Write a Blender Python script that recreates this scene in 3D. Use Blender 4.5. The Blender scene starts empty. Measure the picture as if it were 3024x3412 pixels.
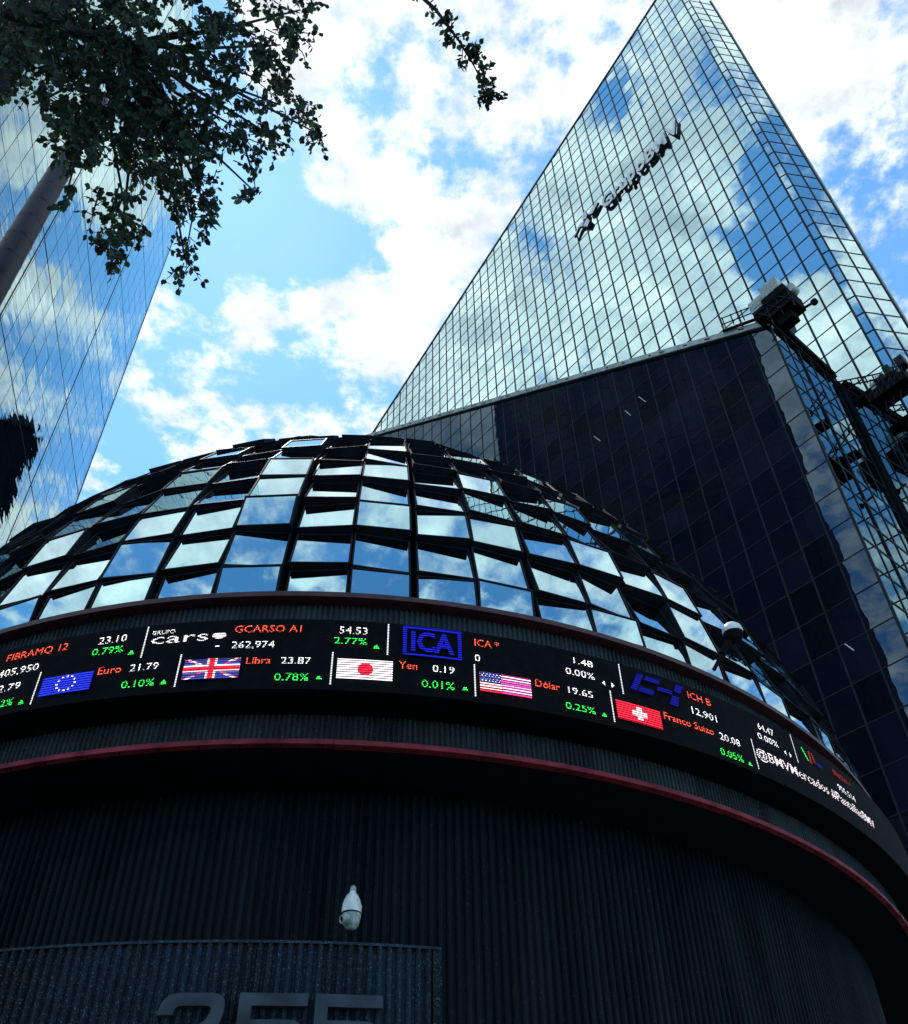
import bpy, bmesh, math, random
from mathutils import Vector, Matrix
random.seed(7)
rad = math.radians
scene = bpy.context.scene
COL = scene.collection

# ------------------------------------------------------------------ camera
PITCH, ROLL = rad(43.046), rad(-1.3503)
EYE = Vector((0, 0, 1.6))
fwd = Vector((0, math.cos(PITCH), math.sin(PITCH)))
rgt0 = Vector((1, 0, 0)); up0 = Vector((0, -math.sin(PITCH), math.cos(PITCH)))
rgt = math.cos(ROLL) * rgt0 + math.sin(ROLL) * up0
upv = -math.sin(ROLL) * rgt0 + math.cos(ROLL) * up0
cam = bpy.data.cameras.new('camera')
cam.sensor_fit = 'HORIZONTAL'; cam.sensor_width = 36.0
cam.lens = 36.0 * 3014.95 / 3024.0
cam.clip_start = 0.05; cam.clip_end = 3000
camo = bpy.data.objects.new('camera', cam); COL.objects.link(camo)
m = Matrix.Identity(4)
for i, v in enumerate((rgt, upv, -fwd)):
    for j in range(3): m[j][i] = v[j]
m.translation = EYE
camo.matrix_world = m
scene.camera = camo
scene.render.resolution_x = 908; scene.render.resolution_y = 1024

# ------------------------------------------------------------------ light
SUN_AZ, SUN_EL = rad(-26), rad(62)
sun_dir = Vector((math.sin(SUN_AZ) * math.cos(SUN_EL), math.cos(SUN_AZ) * math.cos(SUN_EL), math.sin(SUN_EL)))
sl = bpy.data.lights.new('sun', 'SUN'); sl.energy = 2.0; sl.angle = rad(0.6); sl.color = (1, .97, .93)
so = bpy.data.objects.new('sun', sl); COL.objects.link(so)
so.rotation_euler = (-sun_dir).to_track_quat('-Z', 'Y').to_euler(); so.location = (0, 0, 150)
vs = scene.view_settings
vs.view_transform = 'Standard'; vs.look = 'None'; vs.exposure = 1.0; vs.gamma = 1.0; vs.use_curve_mapping = False

W = bpy.data.worlds.new('World'); scene.world = W; W.use_nodes = True
nt = W.node_tree; nt.nodes.clear()
def N(t, **k):
    n = nt.nodes.new(t)
    for a, b in k.items(): setattr(n, a, b)
    return n
def L(a, b): nt.links.new(a, b)
def M(op, a, b=None, c=None, clamp=False):
    n = N('ShaderNodeMath', operation=op, use_clamp=clamp)
    for i, v in enumerate((a, b, c)):
        if v is None: continue
        if isinstance(v, (int, float)): n.inputs[i].default_value = v
        else: L(v, n.inputs[i])
    return n.outputs[0]
def smooth(v, a, b, lo=0., hi=1.):
    n = N('ShaderNodeMapRange', interpolation_type='SMOOTHSTEP')
    L(v, n.inputs[0]); n.inputs[1].default_value = a; n.inputs[2].default_value = b
    n.inputs[3].default_value = lo; n.inputs[4].default_value = hi
    return n.outputs[0]
tc = N('ShaderNodeTexCoord'); sep = N('ShaderNodeSeparateXYZ'); L(tc.outputs['Generated'], sep.inputs[0])
zc = M('MAXIMUM', sep.outputs[2], 0.06)
px = M('DIVIDE', sep.outputs[0], zc); py = M('DIVIDE', sep.outputs[1], zc)
comb = N('ShaderNodeCombineXYZ'); L(px, comb.inputs[0]); L(py, comb.inputs[1])
def noise(scale, detail, rough, w, dist=0.0, vec=None):
    n = N('ShaderNodeTexNoise', noise_dimensions='4D')
    L(vec or comb.outputs[0], n.inputs['Vector']); n.inputs['W'].default_value = w
    n.inputs['Scale'].default_value = scale; n.inputs['Detail'].default_value = detail
    n.inputs['Roughness'].default_value = rough; n.inputs['Distortion'].default_value = dist
    return n
warp = noise(5.0, 6, .62, 3.1)
wv = N('ShaderNodeVectorMath', operation='SUBTRACT'); L(warp.outputs['Color'], wv.inputs[0]); wv.inputs[1].default_value = (.5, .5, .5)
ws = N('ShaderNodeVectorMath', operation='SCALE'); L(wv.outputs[0], ws.inputs[0]); ws.inputs['Scale'].default_value = .26
wp = N('ShaderNodeVectorMath', operation='ADD'); L(comb.outputs[0], wp.inputs[0]); L(ws.outputs[0], wp.inputs[1])
base = noise(7.5, 10, .60, 1.7)
fine = noise(22.0, 6, .6, 5.0)
cov = M('ADD', M('MULTIPLY_ADD', base.outputs['Fac'], 1.15, -.325), M('MULTIPLY_ADD', fine.outputs['Fac'], .5, -.0))
cov = M('SUBTRACT', cov, .0)
# openings and banks of the cloud sheet (x, y on the cloud plane, radius, weight)
BANKS = [(-.078, .388, .035, -.17), (-.234, .52, .085, -.22), (-.155, .575, .055, -.20), (-.09, .625, .035, -.15),
         (-.03, .49, .03, -.10), (-.31, .79, .05, -.17), (-.215, .775, .045, -.15), (-.33, .655, .06, -.22),
         (-.43, .735, .05, -.20), (.54, .44, .06, -.12), (.59, .58, .10, -.20), (.47, .36, .10, .10), (-.27, .38, .07, -.22), (-.49, .88, .05, -.16),
         (-.06, .36, .14, .03), (.12, .40, .22, .06), (.38, .34, .14, .09), (-.10, .50, .05, .09), (-.25, .665, .05, .13),
         (-.16, .70, .06, .12), (-.34, .85, .06, .13), (-.02, .59, .05, .10), (-.42, .64, .03, .1),
         (-.455, -.068, .035, -.26), (-.585, .02, .05, -.30), (-.64, -.03, .045, -.28), (-.63, -.26, .085, -.34), (-.48, -.2, .05, -.26), (-.70, -.30, .06, -.2),
         (-.513, -.028, .05, .14), (-.45, -.14, .06, .12), (-.70, -.10, .10, .12), (-.75, .15, .16, .12), (-.4, .02, .06, .1),
         (-.58, -.04, .30, .08), (-.78, .10, .30, .10), (-.44, -.12, .12, .07), (-.05, -.80, .60, -.13), (.35, -.75, .35, -.07), (-.5, -.75, .25, -.05), (-.83, -.48, .20, .16), (-1.0, -.45, .22, .14),
         (.20, .70, .05, -.2), (.12, .745, .05, -.2), (.20, .91, .06, -.18), (.10, 1.04, .08, -.15), (.18, .83, .05, .15), (.22, .61, .06, .15)]
for bx_, by_, br_, bw_ in BANKS:
    d = N('ShaderNodeVectorMath', operation='DISTANCE'); L(wp.outputs[0], d.inputs[0]); d.inputs[1].default_value = (bx_, by_, 0)
    cov = M('ADD', cov, smooth(d.outputs['Value'], 0., br_ * 1.8, bw_ * .95, 0.))
mask = smooth(cov, .385, .60)
thick = smooth(cov, .50, .78)
shade = noise(9.0, 8, .62, 8.8)
shd = M('ADD', M('MULTIPLY', smooth(shade.outputs['Fac'], .34, .66), .75), M('MULTIPLY', smooth(fine.outputs['Fac'], .35, .65), .25))
lum = M('ADD', .52, M('MULTIPLY', M('SUBTRACT', shd, .45), M('MULTIPLY_ADD', thick, .30, .22)))
sky = N('ShaderNodeTexSky', sky_type='NISHITA'); sky.sun_disc = False
sky.sun_elevation = SUN_EL; sky.sun_rotation = SUN_AZ; sky.altitude = 2200; sky.air_density = 1.0; sky.dust_density = .6; sky.ozone_density = 1.6
skt = N('ShaderNodeVectorMath', operation='MULTIPLY'); L(sky.outputs[0], skt.inputs[0]); skt.inputs[1].default_value = (.67, 1.03, 1.11)
bg1 = N('ShaderNodeBackground'); L(skt.outputs[0], bg1.inputs[0]); bg1.inputs[1].default_value = 0.15
cc = N('ShaderNodeCombineXYZ')
L(M('POWER', M('MULTIPLY', lum, 1.86), 1.12), cc.inputs[0]); L(M('MULTIPLY', lum, 1.96), cc.inputs[1]); L(M('POWER', M('MULTIPLY', lum, 2.06), .88), cc.inputs[2])
bg2 = N('ShaderNodeBackground'); L(cc.outputs[0], bg2.inputs[0]); bg2.inputs[1].default_value = .55
fade = smooth(sep.outputs[2], .02, .20)
mx = N('ShaderNodeMixShader'); L(M('MULTIPLY', mask, fade), mx.inputs[0]); L(bg1.outputs[0], mx.inputs[1]); L(bg2.outputs[0], mx.inputs[2])
wo = N('ShaderNodeOutputWorld'); L(mx.outputs[0], wo.inputs[0])
scene.cycles.max_bounces = 8; scene.cycles.glossy_bounces = 6; scene.cycles.diffuse_bounces = 3
scene.cycles.sample_clamp_indirect = 6.0; scene.cycles.caustics_reflective = False; scene.cycles.caustics_refractive = False

# ------------------------------------------------------------------ helpers
WM = {}
def mesh(name, verts, faces, mats=None, idx=None, smooth_=False):
    me = bpy.data.meshes.new(name)
    me.from_pydata([tuple(v) for v in verts], [], faces)
    if mats:
        for mm in (mats if isinstance(mats, (list, tuple)) else [mats]): me.materials.append(mm)
    if idx: me.polygons.foreach_set('material_index', idx)
    if smooth_: me.polygons.foreach_set('use_smooth', [True] * len(me.polygons))
    me.update()
    return me
def obj(name, data, parent=None, world=None, **props):
    o = bpy.data.objects.new(name, data); COL.objects.link(o)
    w = world or Matrix.Identity(4)
    WM[o.name] = w
    if parent is not None:
        o.parent = parent; o.matrix_parent_inverse = WM[parent.name].inverted()
    o.matrix_basis = w
    for k, v in props.items(): o[k] = v
    return o
def thing(name, loc, label, category, group=None):
    o = obj(name, None, None, Matrix.Translation(Vector(loc)))
    o.empty_display_size = .3
    o['label'] = label; o['category'] = category
    if group: o['group'] = group
    return o
class MB:
    def __init__(s): s.v = []; s.f = []; s.i = []
    def add(s, vs_, fs, mi=0):
        b = len(s.v); s.v += [Vector(x) for x in vs_]
        for f in fs: s.f.append([b + q for q in f]); s.i.append(mi)
    def quad(s, a, b, c, d, mi=0): s.add((a, b, c, d), [(0, 1, 2, 3)], mi)
    def box(s, o, X, Y, Z, mi=0):
        """box from corner o with edge vectors X, Y, Z"""
        o = Vector(o); X = Vector(X); Y = Vector(Y); Z = Vector(Z)
        v = [o, o + X, o + X + Y, o + Y, o + Z, o + X + Z, o + X + Y + Z, o + Y + Z]
        f = [(0, 3, 2, 1), (4, 5, 6, 7), (0, 1, 5, 4), (1, 2, 6, 5), (2, 3, 7, 6), (3, 0, 4, 7)]
        if X.cross(Y).dot(Z) < 0: f = [tuple(reversed(q)) for q in f]
        s.add(v, f, mi)
    def cbox(s, c, X, Y, Z, mi=0):
        c = Vector(c); s.box(c - (Vector(X) + Vector(Y) + Vector(Z)) / 2, X, Y, Z, mi)
    def tube(s, pts, r, n=8, mi=0, cap=True):
        pts = [Vector(p) for p in pts]; rs = r if isinstance(r, (list, tuple)) else [r] * len(pts)
        b0 = len(s.v); prev = None
        for i, p in enumerate(pts):
            t = (pts[min(i + 1, len(pts) - 1)] - pts[max(i - 1, 0)]).normalized()
            if prev is None:
                a = t.cross(Vector((0, 0, 1)))
                if a.length < .1: a = t.cross(Vector((1, 0, 0)))
            else: a = prev - t * prev.dot(t)
            a.normalize(); prev = a; b = t.cross(a)
            for k in range(n):
                w = 2 * math.pi * k / n
                s.v.append(p + rs[i] * (math.cos(w) * a + math.sin(w) * b))
        for i in range(len(pts) - 1):
            for k in range(n):
                q = b0 + i * n; s.f.append([q + k, q + (k + 1) % n, q + n + (k + 1) % n, q + n + k]); s.i.append(mi)
        if cap:
            s.f.append([b0 + k for k in reversed(range(n))]); s.i.append(mi)
            e = b0 + (len(pts) - 1) * n; s.f.append([e + k for k in range(n)]); s.i.append(mi)
    def scale_about(s, c, k):
        c = Vector(c); s.v = [c + (q - c) * k for q in s.v]; return s
    def lathe(s, c, prof, n=20, mi=0, axis=(0, 0, 1)):
        c = Vector(c); ax = Vector(axis).normalized()
        a = ax.cross(Vector((1, 0, 0)));  a = a if a.length > .1 else ax.cross(Vector((0, 1, 0)))
        a.normalize(); b = ax.cross(a); b0 = len(s.v)
        for r, h in prof:
            for k in range(n):
                w = 2 * math.pi * k / n
                s.v.append(c + ax * h + r * (math.cos(w) * a + math.sin(w) * b))
        for i in range(len(prof) - 1):
            for k in range(n):
                q = b0 + i * n; s.f.append([q + k, q + (k + 1) % n, q + n + (k + 1) % n, q + n + k]); s.i.append(mi)
    def build(s, name, mats, parent=None, smooth_=False, **props):
        return obj(name, mesh(name, s.v, s.f, mats, s.i, smooth_), parent, None, **props)

# ------------------------------------------------------------------ materials
def newmat(name):
    mt = bpy.data.materials.new(name); mt.use_nodes = True
    return mt, mt.node_tree, mt.node_tree.nodes['Principled BSDF']
def nn(t, kind, **k):
    n = t.nodes.new(kind)
    for a, b in k.items(): setattr(n, a, b)
    return n
def plain(name, col, rough=.6, metal=0., var=.25, scale=6., bump=0., bscale=40., spec=.4):
    mt, t, p = newmat(name)
    p.inputs['Roughness'].default_value = rough; p.inputs['Metallic'].default_value = metal
    p.inputs['Specular IOR Level'].default_value = spec
    tcn = nn(t, 'ShaderNodeNewGeometry')
    no = nn(t, 'ShaderNodeTexNoise'); no.inputs['Scale'].default_value = scale; no.inputs['Detail'].default_value = 6
    t.links.new(tcn.outputs['Position'], no.inputs['Vector'])
    r = nn(t, 'ShaderNodeMapRange'); r.inputs[1].default_value = .3; r.inputs[2].default_value = .7
    r.inputs[3].default_value = 1 - var; r.inputs[4].default_value = 1 + var
    t.links.new(no.outputs['Fac'], r.inputs[0])
    mu = nn(t, 'ShaderNodeVectorMath', operation='SCALE'); mu.inputs[0].default_value = col
    t.links.new(r.outputs[0], mu.inputs['Scale']); t.links.new(mu.outputs[0], p.inputs['Base Color'])
    if bump:
        n2 = nn(t, 'ShaderNodeTexNoise'); n2.inputs['Scale'].default_value = bscale; n2.inputs['Detail'].default_value = 4
        t.links.new(tcn.outputs['Position'], n2.inputs['Vector'])
        b = nn(t, 'ShaderNodeBump'); b.inputs['Distance'].default_value = bump
        t.links.new(n2.outputs['Fac'], b.inputs['Height']); t.links.new(b.outputs[0], p.inputs['Normal'])
    return mt
def wavy(t, p, dist, scale, stretch=(1, 1, 1)):
    g = nn(t, 'ShaderNodeNewGeometry')
    mp = nn(t, 'ShaderNodeVectorMath', operation='MULTIPLY'); mp.inputs[1].default_value = stretch
    t.links.new(g.outputs['Position'], mp.inputs[0])
    n2 = nn(t, 'ShaderNodeTexNoise'); n2.inputs['Scale'].default_value = scale; n2.inputs['Detail'].default_value = 2
    t.links.new(mp.outputs[0], n2.inputs['Vector'])
    b = nn(t, 'ShaderNodeBump'); b.inputs['Distance'].default_value = dist
    t.links.new(n2.outputs['Fac'], b.inputs['Height'])
    return b.outputs[0]
def mirror(name, col, rough=.0, dist=.003, scale=.8, dark=(.01, .015, .025), mixf=1.0):
    """coated glass: tinted mirror over a dark body"""
    mt, t, p = newmat(name)
    p.inputs['Base Color'].default_value = (*col, 1); p.inputs['Metallic'].default_value = 1
    p.inputs['Roughness'].default_value = rough
    t.links.new(wavy(t, p, dist, scale), p.inputs['Normal'])
    return mt
def fresnel_glass(name, tint, dark, power=3., gain=1.2, base=.02, dist=.01, scale=.5, stretch=(1, 1, 1)):
    """bare dark glass: mirror-like at grazing angles, dark seen square on"""
    mt, t, p = newmat(name); t.nodes.remove(p)
    out = t.nodes['Material Output']
    nrm = wavy(t, None, dist, scale, stretch)
    lw = nn(t, 'ShaderNodeLayerWeight'); lw.inputs['Blend'].default_value = .5
    pw = nn(t, 'ShaderNodeMath', operation='POWER'); pw.inputs[1].default_value = power
    t.links.new(lw.outputs['Facing'], pw.inputs[0])
    ma = nn(t, 'ShaderNodeMath', operation='MULTIPLY_ADD', use_clamp=True); ma.inputs[1].default_value = gain; ma.inputs[2].default_value = base
    t.links.new(pw.outputs[0], ma.inputs[0])
    gl = nn(t, 'ShaderNodeBsdfGlossy'); gl.inputs['Color'].default_value = (*tint, 1); gl.inputs['Roughness'].default_value = 0.0
    t.links.new(nrm, gl.inputs['Normal'])
    df = nn(t, 'ShaderNodeBsdfDiffuse')
    oi = nn(t, 'ShaderNodeObjectInfo'); orr = nn(t, 'ShaderNodeMapRange'); orr.inputs[3].default_value = .55; orr.inputs[4].default_value = 1.5
    t.links.new(oi.outputs['Random'], orr.inputs[0])
    dsc = nn(t, 'ShaderNodeVectorMath', operation='SCALE'); dsc.inputs[0].default_value = dark
    t.links.new(orr.outputs[0], dsc.inputs['Scale']); t.links.new(dsc.outputs[0], df.inputs['Color'])
    mix = nn(t, 'ShaderNodeMixShader'); t.links.new(ma.outputs[0], mix.inputs[0]); t.links.new(df.outputs[0], mix.inputs[1]); t.links.new(gl.outputs[0], mix.inputs[2])
    t.links.new(mix.outputs[0], out.inputs[0])
    return mt
def speckled(name, col, spark, scale=90., thr=.16, rough=.75):
    """dark washed aggregate concrete: dull paste with scattered pale chips"""
    mt, t, p = newmat(name); p.inputs['Roughness'].default_value = rough; p.inputs['Specular IOR Level'].default_value = .08
    g = nn(t, 'ShaderNodeNewGeometry')
    vo = nn(t, 'ShaderNodeTexVoronoi'); vo.inputs['Scale'].default_value = scale
    t.links.new(g.outputs['Position'], vo.inputs['Vector'])
    no = nn(t, 'ShaderNodeTexNoise'); no.inputs['Scale'].default_value = scale * .35; no.inputs['Detail'].default_value = 3
    t.links.new(g.outputs['Position'], no.inputs['Vector'])
    lt = nn(t, 'ShaderNodeMath', operation='LESS_THAN'); lt.inputs[1].default_value = thr
    sx = nn(t, 'ShaderNodeSeparateColor'); t.links.new(vo.outputs['Color'], sx.inputs[0]); t.links.new(sx.outputs[0], lt.inputs[0])
    mr = nn(t, 'ShaderNodeMapRange', interpolation_type='SMOOTHSTEP'); mr.inputs[1].default_value = .52; mr.inputs[2].default_value = .64
    t.links.new(no.outputs['Fac'], mr.inputs[0])
    mm = nn(t, 'ShaderNodeMath', operation='MULTIPLY'); t.links.new(lt.outputs[0], mm.inputs[0]); t.links.new(mr.outputs[0], mm.inputs[1])
    n3 = nn(t, 'ShaderNodeTexNoise'); n3.inputs['Scale'].default_value = 2.6; n3.inputs['Detail'].default_value = 7
    st = nn(t, 'ShaderNodeVectorMath', operation='MULTIPLY'); st.inputs[1].default_value = (1, 1, .16); t.links.new(g.outputs['Position'], st.inputs[0])
    t.links.new(st.outputs[0], n3.inputs['Vector'])
    r3 = nn(t, 'ShaderNodeMapRange'); r3.inputs[1].default_value = .3; r3.inputs[2].default_value = .7; r3.inputs[3].default_value = .5; r3.inputs[4].default_value = 1.55
    t.links.new(n3.outputs['Fac'], r3.inputs[0])
    sc = nn(t, 'ShaderNodeVectorMath', operation='SCALE'); sc.inputs[0].default_value = col; t.links.new(r3.outputs[0], sc.inputs['Scale'])
    mc = nn(t, 'ShaderNodeMix', data_type='RGBA'); t.links.new(mm.outputs[0], mc.inputs[0])
    t.links.new(sc.outputs[0], mc.inputs[6]); mc.inputs[7].default_value = (*spark, 1)
    t.links.new(mc.outputs[2], p.inputs['Base Color'])
    b = nn(t, 'ShaderNodeBump'); b.inputs['Distance'].default_value = .006; t.links.new(no.outputs['Fac'], b.inputs['Height']); t.links.new(b.outputs[0], p.inputs['Normal'])
    return mt
LEDP = .0205
def led(name, col, power=2.2, fx=.78, fz=.60, pitch=LEDP):
    """glowing diodes on a regular dot grid (UV = arc, height)"""
    mt, t, p = newmat(name)
    p.inputs['Base Color'].default_value = (.004, .005, .006, 1); p.inputs['Roughness'].default_value = .8; p.inputs['Specular IOR Level'].default_value = .03
    uv = nn(t, 'ShaderNodeUVMap'); uv.uv_map = 'led'
    s = nn(t, 'ShaderNodeSeparateXYZ'); t.links.new(uv.outputs[0], s.inputs[0])
    def band(o, f):
        d = nn(t, 'ShaderNodeMath', operation='DIVIDE'); d.inputs[1].default_value = pitch; t.links.new(o, d.inputs[0])
        fr = nn(t, 'ShaderNodeMath', operation='FRACT'); t.links.new(d.outputs[0], fr.inputs[0])
        l = nn(t, 'ShaderNodeMath', operation='LESS_THAN'); l.inputs[1].default_value = f; t.links.new(fr.outputs[0], l.inputs[0])
        return l.outputs[0]
    mu = nn(t, 'ShaderNodeMath', operation='MULTIPLY'); t.links.new(band(s.outputs[0], fx), mu.inputs[0]); t.links.new(band(s.outputs[1], fz), mu.inputs[1])
    ms = nn(t, 'ShaderNodeMath', operation='MULTIPLY'); ms.inputs[1].default_value = power; t.links.new(mu.outputs[0], ms.inputs[0])
    p.inputs['Emission Color'].default_value = (*col, 1); t.links.new(ms.outputs[0], p.inputs['Emission Strength'])
    return mt

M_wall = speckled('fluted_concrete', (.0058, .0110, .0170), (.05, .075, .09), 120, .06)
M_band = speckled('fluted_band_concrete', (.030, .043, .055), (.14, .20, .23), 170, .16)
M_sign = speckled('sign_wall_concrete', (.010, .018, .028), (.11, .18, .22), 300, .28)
M_dark = plain('dark_steel', (.010, .013, .018), .6, .0, .3, 3., spec=.15)
M_frame = plain('window_frame_metal', (.012, .016, .023), .55, .0, .35, 5., spec=.04)
M_black = plain('soffit_black', (.006, .008, .010), .9, spec=.05)
M_pink = plain('rim_red_paint', (.20, .026, .042), .65, 0, .6, 3.5, .003, 60, .15)
M_red2 = plain('base_rim_paint', (.055, .020, .026), .6, 0, .4, 7.)
M_dome = mirror('dome_mirror_glass', (.36, .585, .635), 0., .0015, 1.2)
M_tower = mirror('tower_mirror_glass', (.44, .64, .665), .0, .0016, .55)
M_block = fresnel_glass('block_dark_glass', (.50, .76, .96), (.0065, .0075, .0180), 1., .0, .105, .004, .6)
M_side = mirror('block_side_glass', (.10, .17, .21), .0, .002, .6)
M_left = fresnel_glass('neighbour_glass', (.66, .90, .92), (.006, .008, .013), 3.0, 1.5, .012, .010, .8, (.5, .5, 1.5))
M_mull = plain('mullion_green_metal', (.006, .022, .034), .6, .0, .3, 2., spec=.15)
M_mullb = plain('block_mullion_metal', (.011, .017, .026), .6, .0, .4, 2., spec=.15)
M_joint = plain('joint_black', (.010, .012, .016), .9, spec=.05)
M_core = plain('tower_core_dark', (.006, .008, .014), .9, spec=.05)
M_cope = plain('coping_weathered', (.42, .48, .46), .7, 0, .35, 1.6, .004, 12)
M_letter = plain('letter_face_grey', (.78, .80, .82), .5, 0, .08, 2.)
M_letters = plain('letter_side_black', (.008, .01, .02), .6)
M_cab = plain('cradle_grey_paint', (.40, .46, .44), .55, 0, .4, 3.)
M_white = plain('camera_white', (.66, .70, .70), .45, 0, .25, 14.)
M_grime = plain('camera_grime', (.30, .38, .36), .55, 0, .55, 22.)
M_steel = plain('digit_steel', (.030, .044, .060), .5, .3, .5, 5., spec=.2)
M_pole = plain('pole_paint', (.006, .008, .018), .55, 0, .25, 4., .002, 20)
M_poleplate = plain('pole_plate', (.009, .011, .023), .5, 0, .3, 5.)
M_poleseam = plain('pole_seam', (.03, .03, .045), .7)
M_leaf = plain('leaf_green', (.010, .030, .024), .6, 0, .6, 9., spec=.2)
M_leaf2 = plain('leaf_pale', (.022, .050, .040), .6, 0, .5, 9., spec=.25)
for _m, _c in ((M_leaf, (.030, .075, .030)), (M_leaf2, (.070, .150, .050))):
    _t = _m.node_tree; _o = _t.nodes['Material Output']; _p = _t.nodes['Principled BSDF']
    _tr = nn(_t, 'ShaderNodeBsdfTranslucent'); _tr.inputs[0].default_value = (*_c, 1)
    _mx = nn(_t, 'ShaderNodeMixShader'); _mx.inputs[0].default_value = .14
    _t.links.new(_p.outputs[0], _mx.inputs[1]); _t.links.new(_tr.outputs[0], _mx.inputs[2]); _t.links.new(_mx.outputs[0], _o.inputs[0])
M_bark = plain('bark', (.030, .028, .028), .9, 0, .4, 20., .01, 30)
M_ground = plain('asphalt', (.05, .05, .052), .9, 0, .25, 4., .01, 60)
M_pave = plain('paving', (.20, .19, .18), .85, 0, .2, 3., .004, 40)
M_screen = plain('screen_black', (.004, .0055, .007), .8, 0, .3, 10., spec=.04)

# ------------------------------------------------------------------ ground
gb = MB(); gb.quad((-1500, -1500, 0), (1500, -1500, 0), (1500, 1500, 0), (-1500, 1500, 0))
gb.build('ground', M_ground, None, kind='structure')
pv = MB(); pv.box((-14, -6, .004), (34, 0, 0), (0, 60, 0), (0, 0, .14))
pv.build('pavement', M_pave, None, kind='structure')

# ------------------------------------------------------------------ facades
def U(az): return Vector((math.sin(az), math.cos(az), 0))
Z = Vector((0, 0, 1))
uT = U(rad(-38.05)); nT = Vector((uT.y, -uT.x, 0))
uL = U(rad(-12.81)); nL = Vector((-uL.y, uL.x, 0))
class Facade:
    """P(s, z, o): s along the horizontals, o metres proud of the wall"""
    def __init__(f, origin, u, out): f.o = Vector(origin); f.u = u; f.n = out; f.X = Z.cross(out); f.rot = math.atan2(f.X.y, f.X.x); f.sg = 1 if f.X.dot(u) > 0 else -1
    def P(f, s, z, o=0.): return f.o + f.u * s + Z * z + f.n * o
    def mat(f, s, z, o, ry=0., rx=0.):
        return Matrix.Translation(f.P(s, z, o)) @ Matrix.Rotation(f.rot, 4, 'Z') @ Matrix.Rotation(rx, 4, 'X') @ Matrix.Rotation(ry, 4, 'Z')
F_tow = Facade(nT * 36.0, uT, -nT)
F_blk = Facade(nT * 29.5, uT, -nT)
F_left = Facade(nL * 17.0, uL, -nL)
def pane_mesh(name, w, h, mat, t=.03):
    """thin slab, front face at local y = -t"""
    b = MB(); b.cbox((0, -t / 2, 0), (w, 0, 0), (0, t, 0), (0, 0, h)); return mesh(name, b.v, b.f, mat)
def clip_poly(poly, fn):
    out = []
    for i in range(len(poly)):
        a, b = poly[i], poly[(i + 1) % len(poly)]; fa, fb = fn(a), fn(b)
        if fa >= 0: out.append(a)
        if (fa >= 0) != (fb >= 0):
            t = fa / (fa - fb); out.append((a[0] + t * (b[0] - a[0]), a[1] + t * (b[1] - a[1])))
    return out
def glaze(F, parent, slines, zlines, gap_s, gap_z, mat, zlo, zhi, rank, tilt=.0035, limit=298, t=.03, part='pane', keep=None):
    """fill the grid with panes: the nearest `limit` whole panes are parts, the rest one part"""
    cells = []
    rest = MB(); meshes = {}
    for i in range(len(slines) - 1):
        for j in range(len(zlines) - 1):
            s0, s1 = slines[i] + gap_s / 2, slines[i + 1] - gap_s / 2
            z0, z1 = zlines[j] + gap_z / 2, zlines[j + 1] - gap_z / 2
            if keep and not keep((s0 + s1) / 2, (z0 + z1) / 2): continue
            cs = [(s0, z0), (s1, z0), (s1, z1), (s0, z1)]
            if all(zlo(s) <= z <= zhi(s) for s, z in cs): cells.append((rank((s0 + s1) / 2, (z0 + z1) / 2), cs))
            else:
                p = clip_poly(clip_poly(cs, lambda q: zhi(q[0]) - q[1]), lambda q: q[1] - zlo(q[0]))
                if len(p) >= 3:
                    vs_ = [F.P(s, z, t) for s, z in p]
                    f = list(range(len(p)))
                    if F.sg < 0: f.reverse()
                    rest.add(vs_, [f])
    cells.sort(key=lambda c: c[0])
    for k, (r, cs) in enumerate(cells):
        s0, z0 = cs[0]; s1, z1 = cs[2]; ry = random.gauss(0, tilt); rx = random.gauss(0, tilt)
        if k < limit:
            key = (round(s1 - s0, 3), round(z1 - z0, 3))
            if key not in meshes: meshes[key] = pane_mesh('pane', s1 - s0, z1 - z0, mat, t)
            obj(part, meshes[key], parent, F.mat((s0 + s1) / 2, (z0 + z1) / 2, 0, ry, rx))
        else:
            m4 = F.mat((s0 + s1) / 2, (z0 + z1) / 2, t, ry, rx); hw = (s1 - s0) / 2; hh = (z1 - z0) / 2
            rest.add([m4 @ Vector(q) for q in ((-hw, 0, -hh), (hw, 0, -hh), (hw, 0, hh), (-hw, 0, hh))], [(0, 1, 2, 3)])
    if rest.f: rest.build('far_' + part + 's', mat, parent, kind='stuff')
def prism(b, pts, zb, zt):
    """vertical prism over plan points with per-point top heights"""
    n = len(pts)
    for i in range(n):
        j = (i + 1) % n; p, q = pts[i], pts[j]
        b.quad((p[0], p[1], zb), (q[0], q[1], zb), (q[0], q[1], zt[j]), (p[0], p[1], zt[i]))
    b.add([(p[0], p[1], z) for p, z in zip(pts, zt)], [list(range(n))])

# ---- tall mirror-glass tower
ztow = lambda s: 104.2 - .401 * s
zcop = lambda s: 31.62 + .674 * s
S0, S1 = 9.47, 61.1
F1 = F_tow.P(S0, 0); uR = U(rad(79.4)); outR = Vector((uR.y, -uR.x, 0)); outR = outR if outR.dot(-F1) > 0 else -outR
F_right = Facade(F1, uR, outR)
ztr = lambda s: 94.15 + .45 * s
tower = thing('office_tower', F_tow.P(30, 0, -6), 'tall triangular office tower of mirror glass panes with dark grid lines', 'tower')
core = MB()
A = F_tow.P(S1, 0, -.06); B = F_tow.P(S0, 0, -.06); Cc = F_right.P(.36, 0, -.42); D_ = F_right.P(.72, 0, -.06); E_ = F_right.P(3.02, 0, -.06)
back1 = E_ + U(rad(34)) * 14; back2 = A + nT * 14
prism(core, [A, B, Cc, D_, E_, back1, back2], 0, [ztow(S1), ztow(S0) - .1, 95.5, 94.2, 95.3, 95.3, ztow(S1)])
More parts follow.
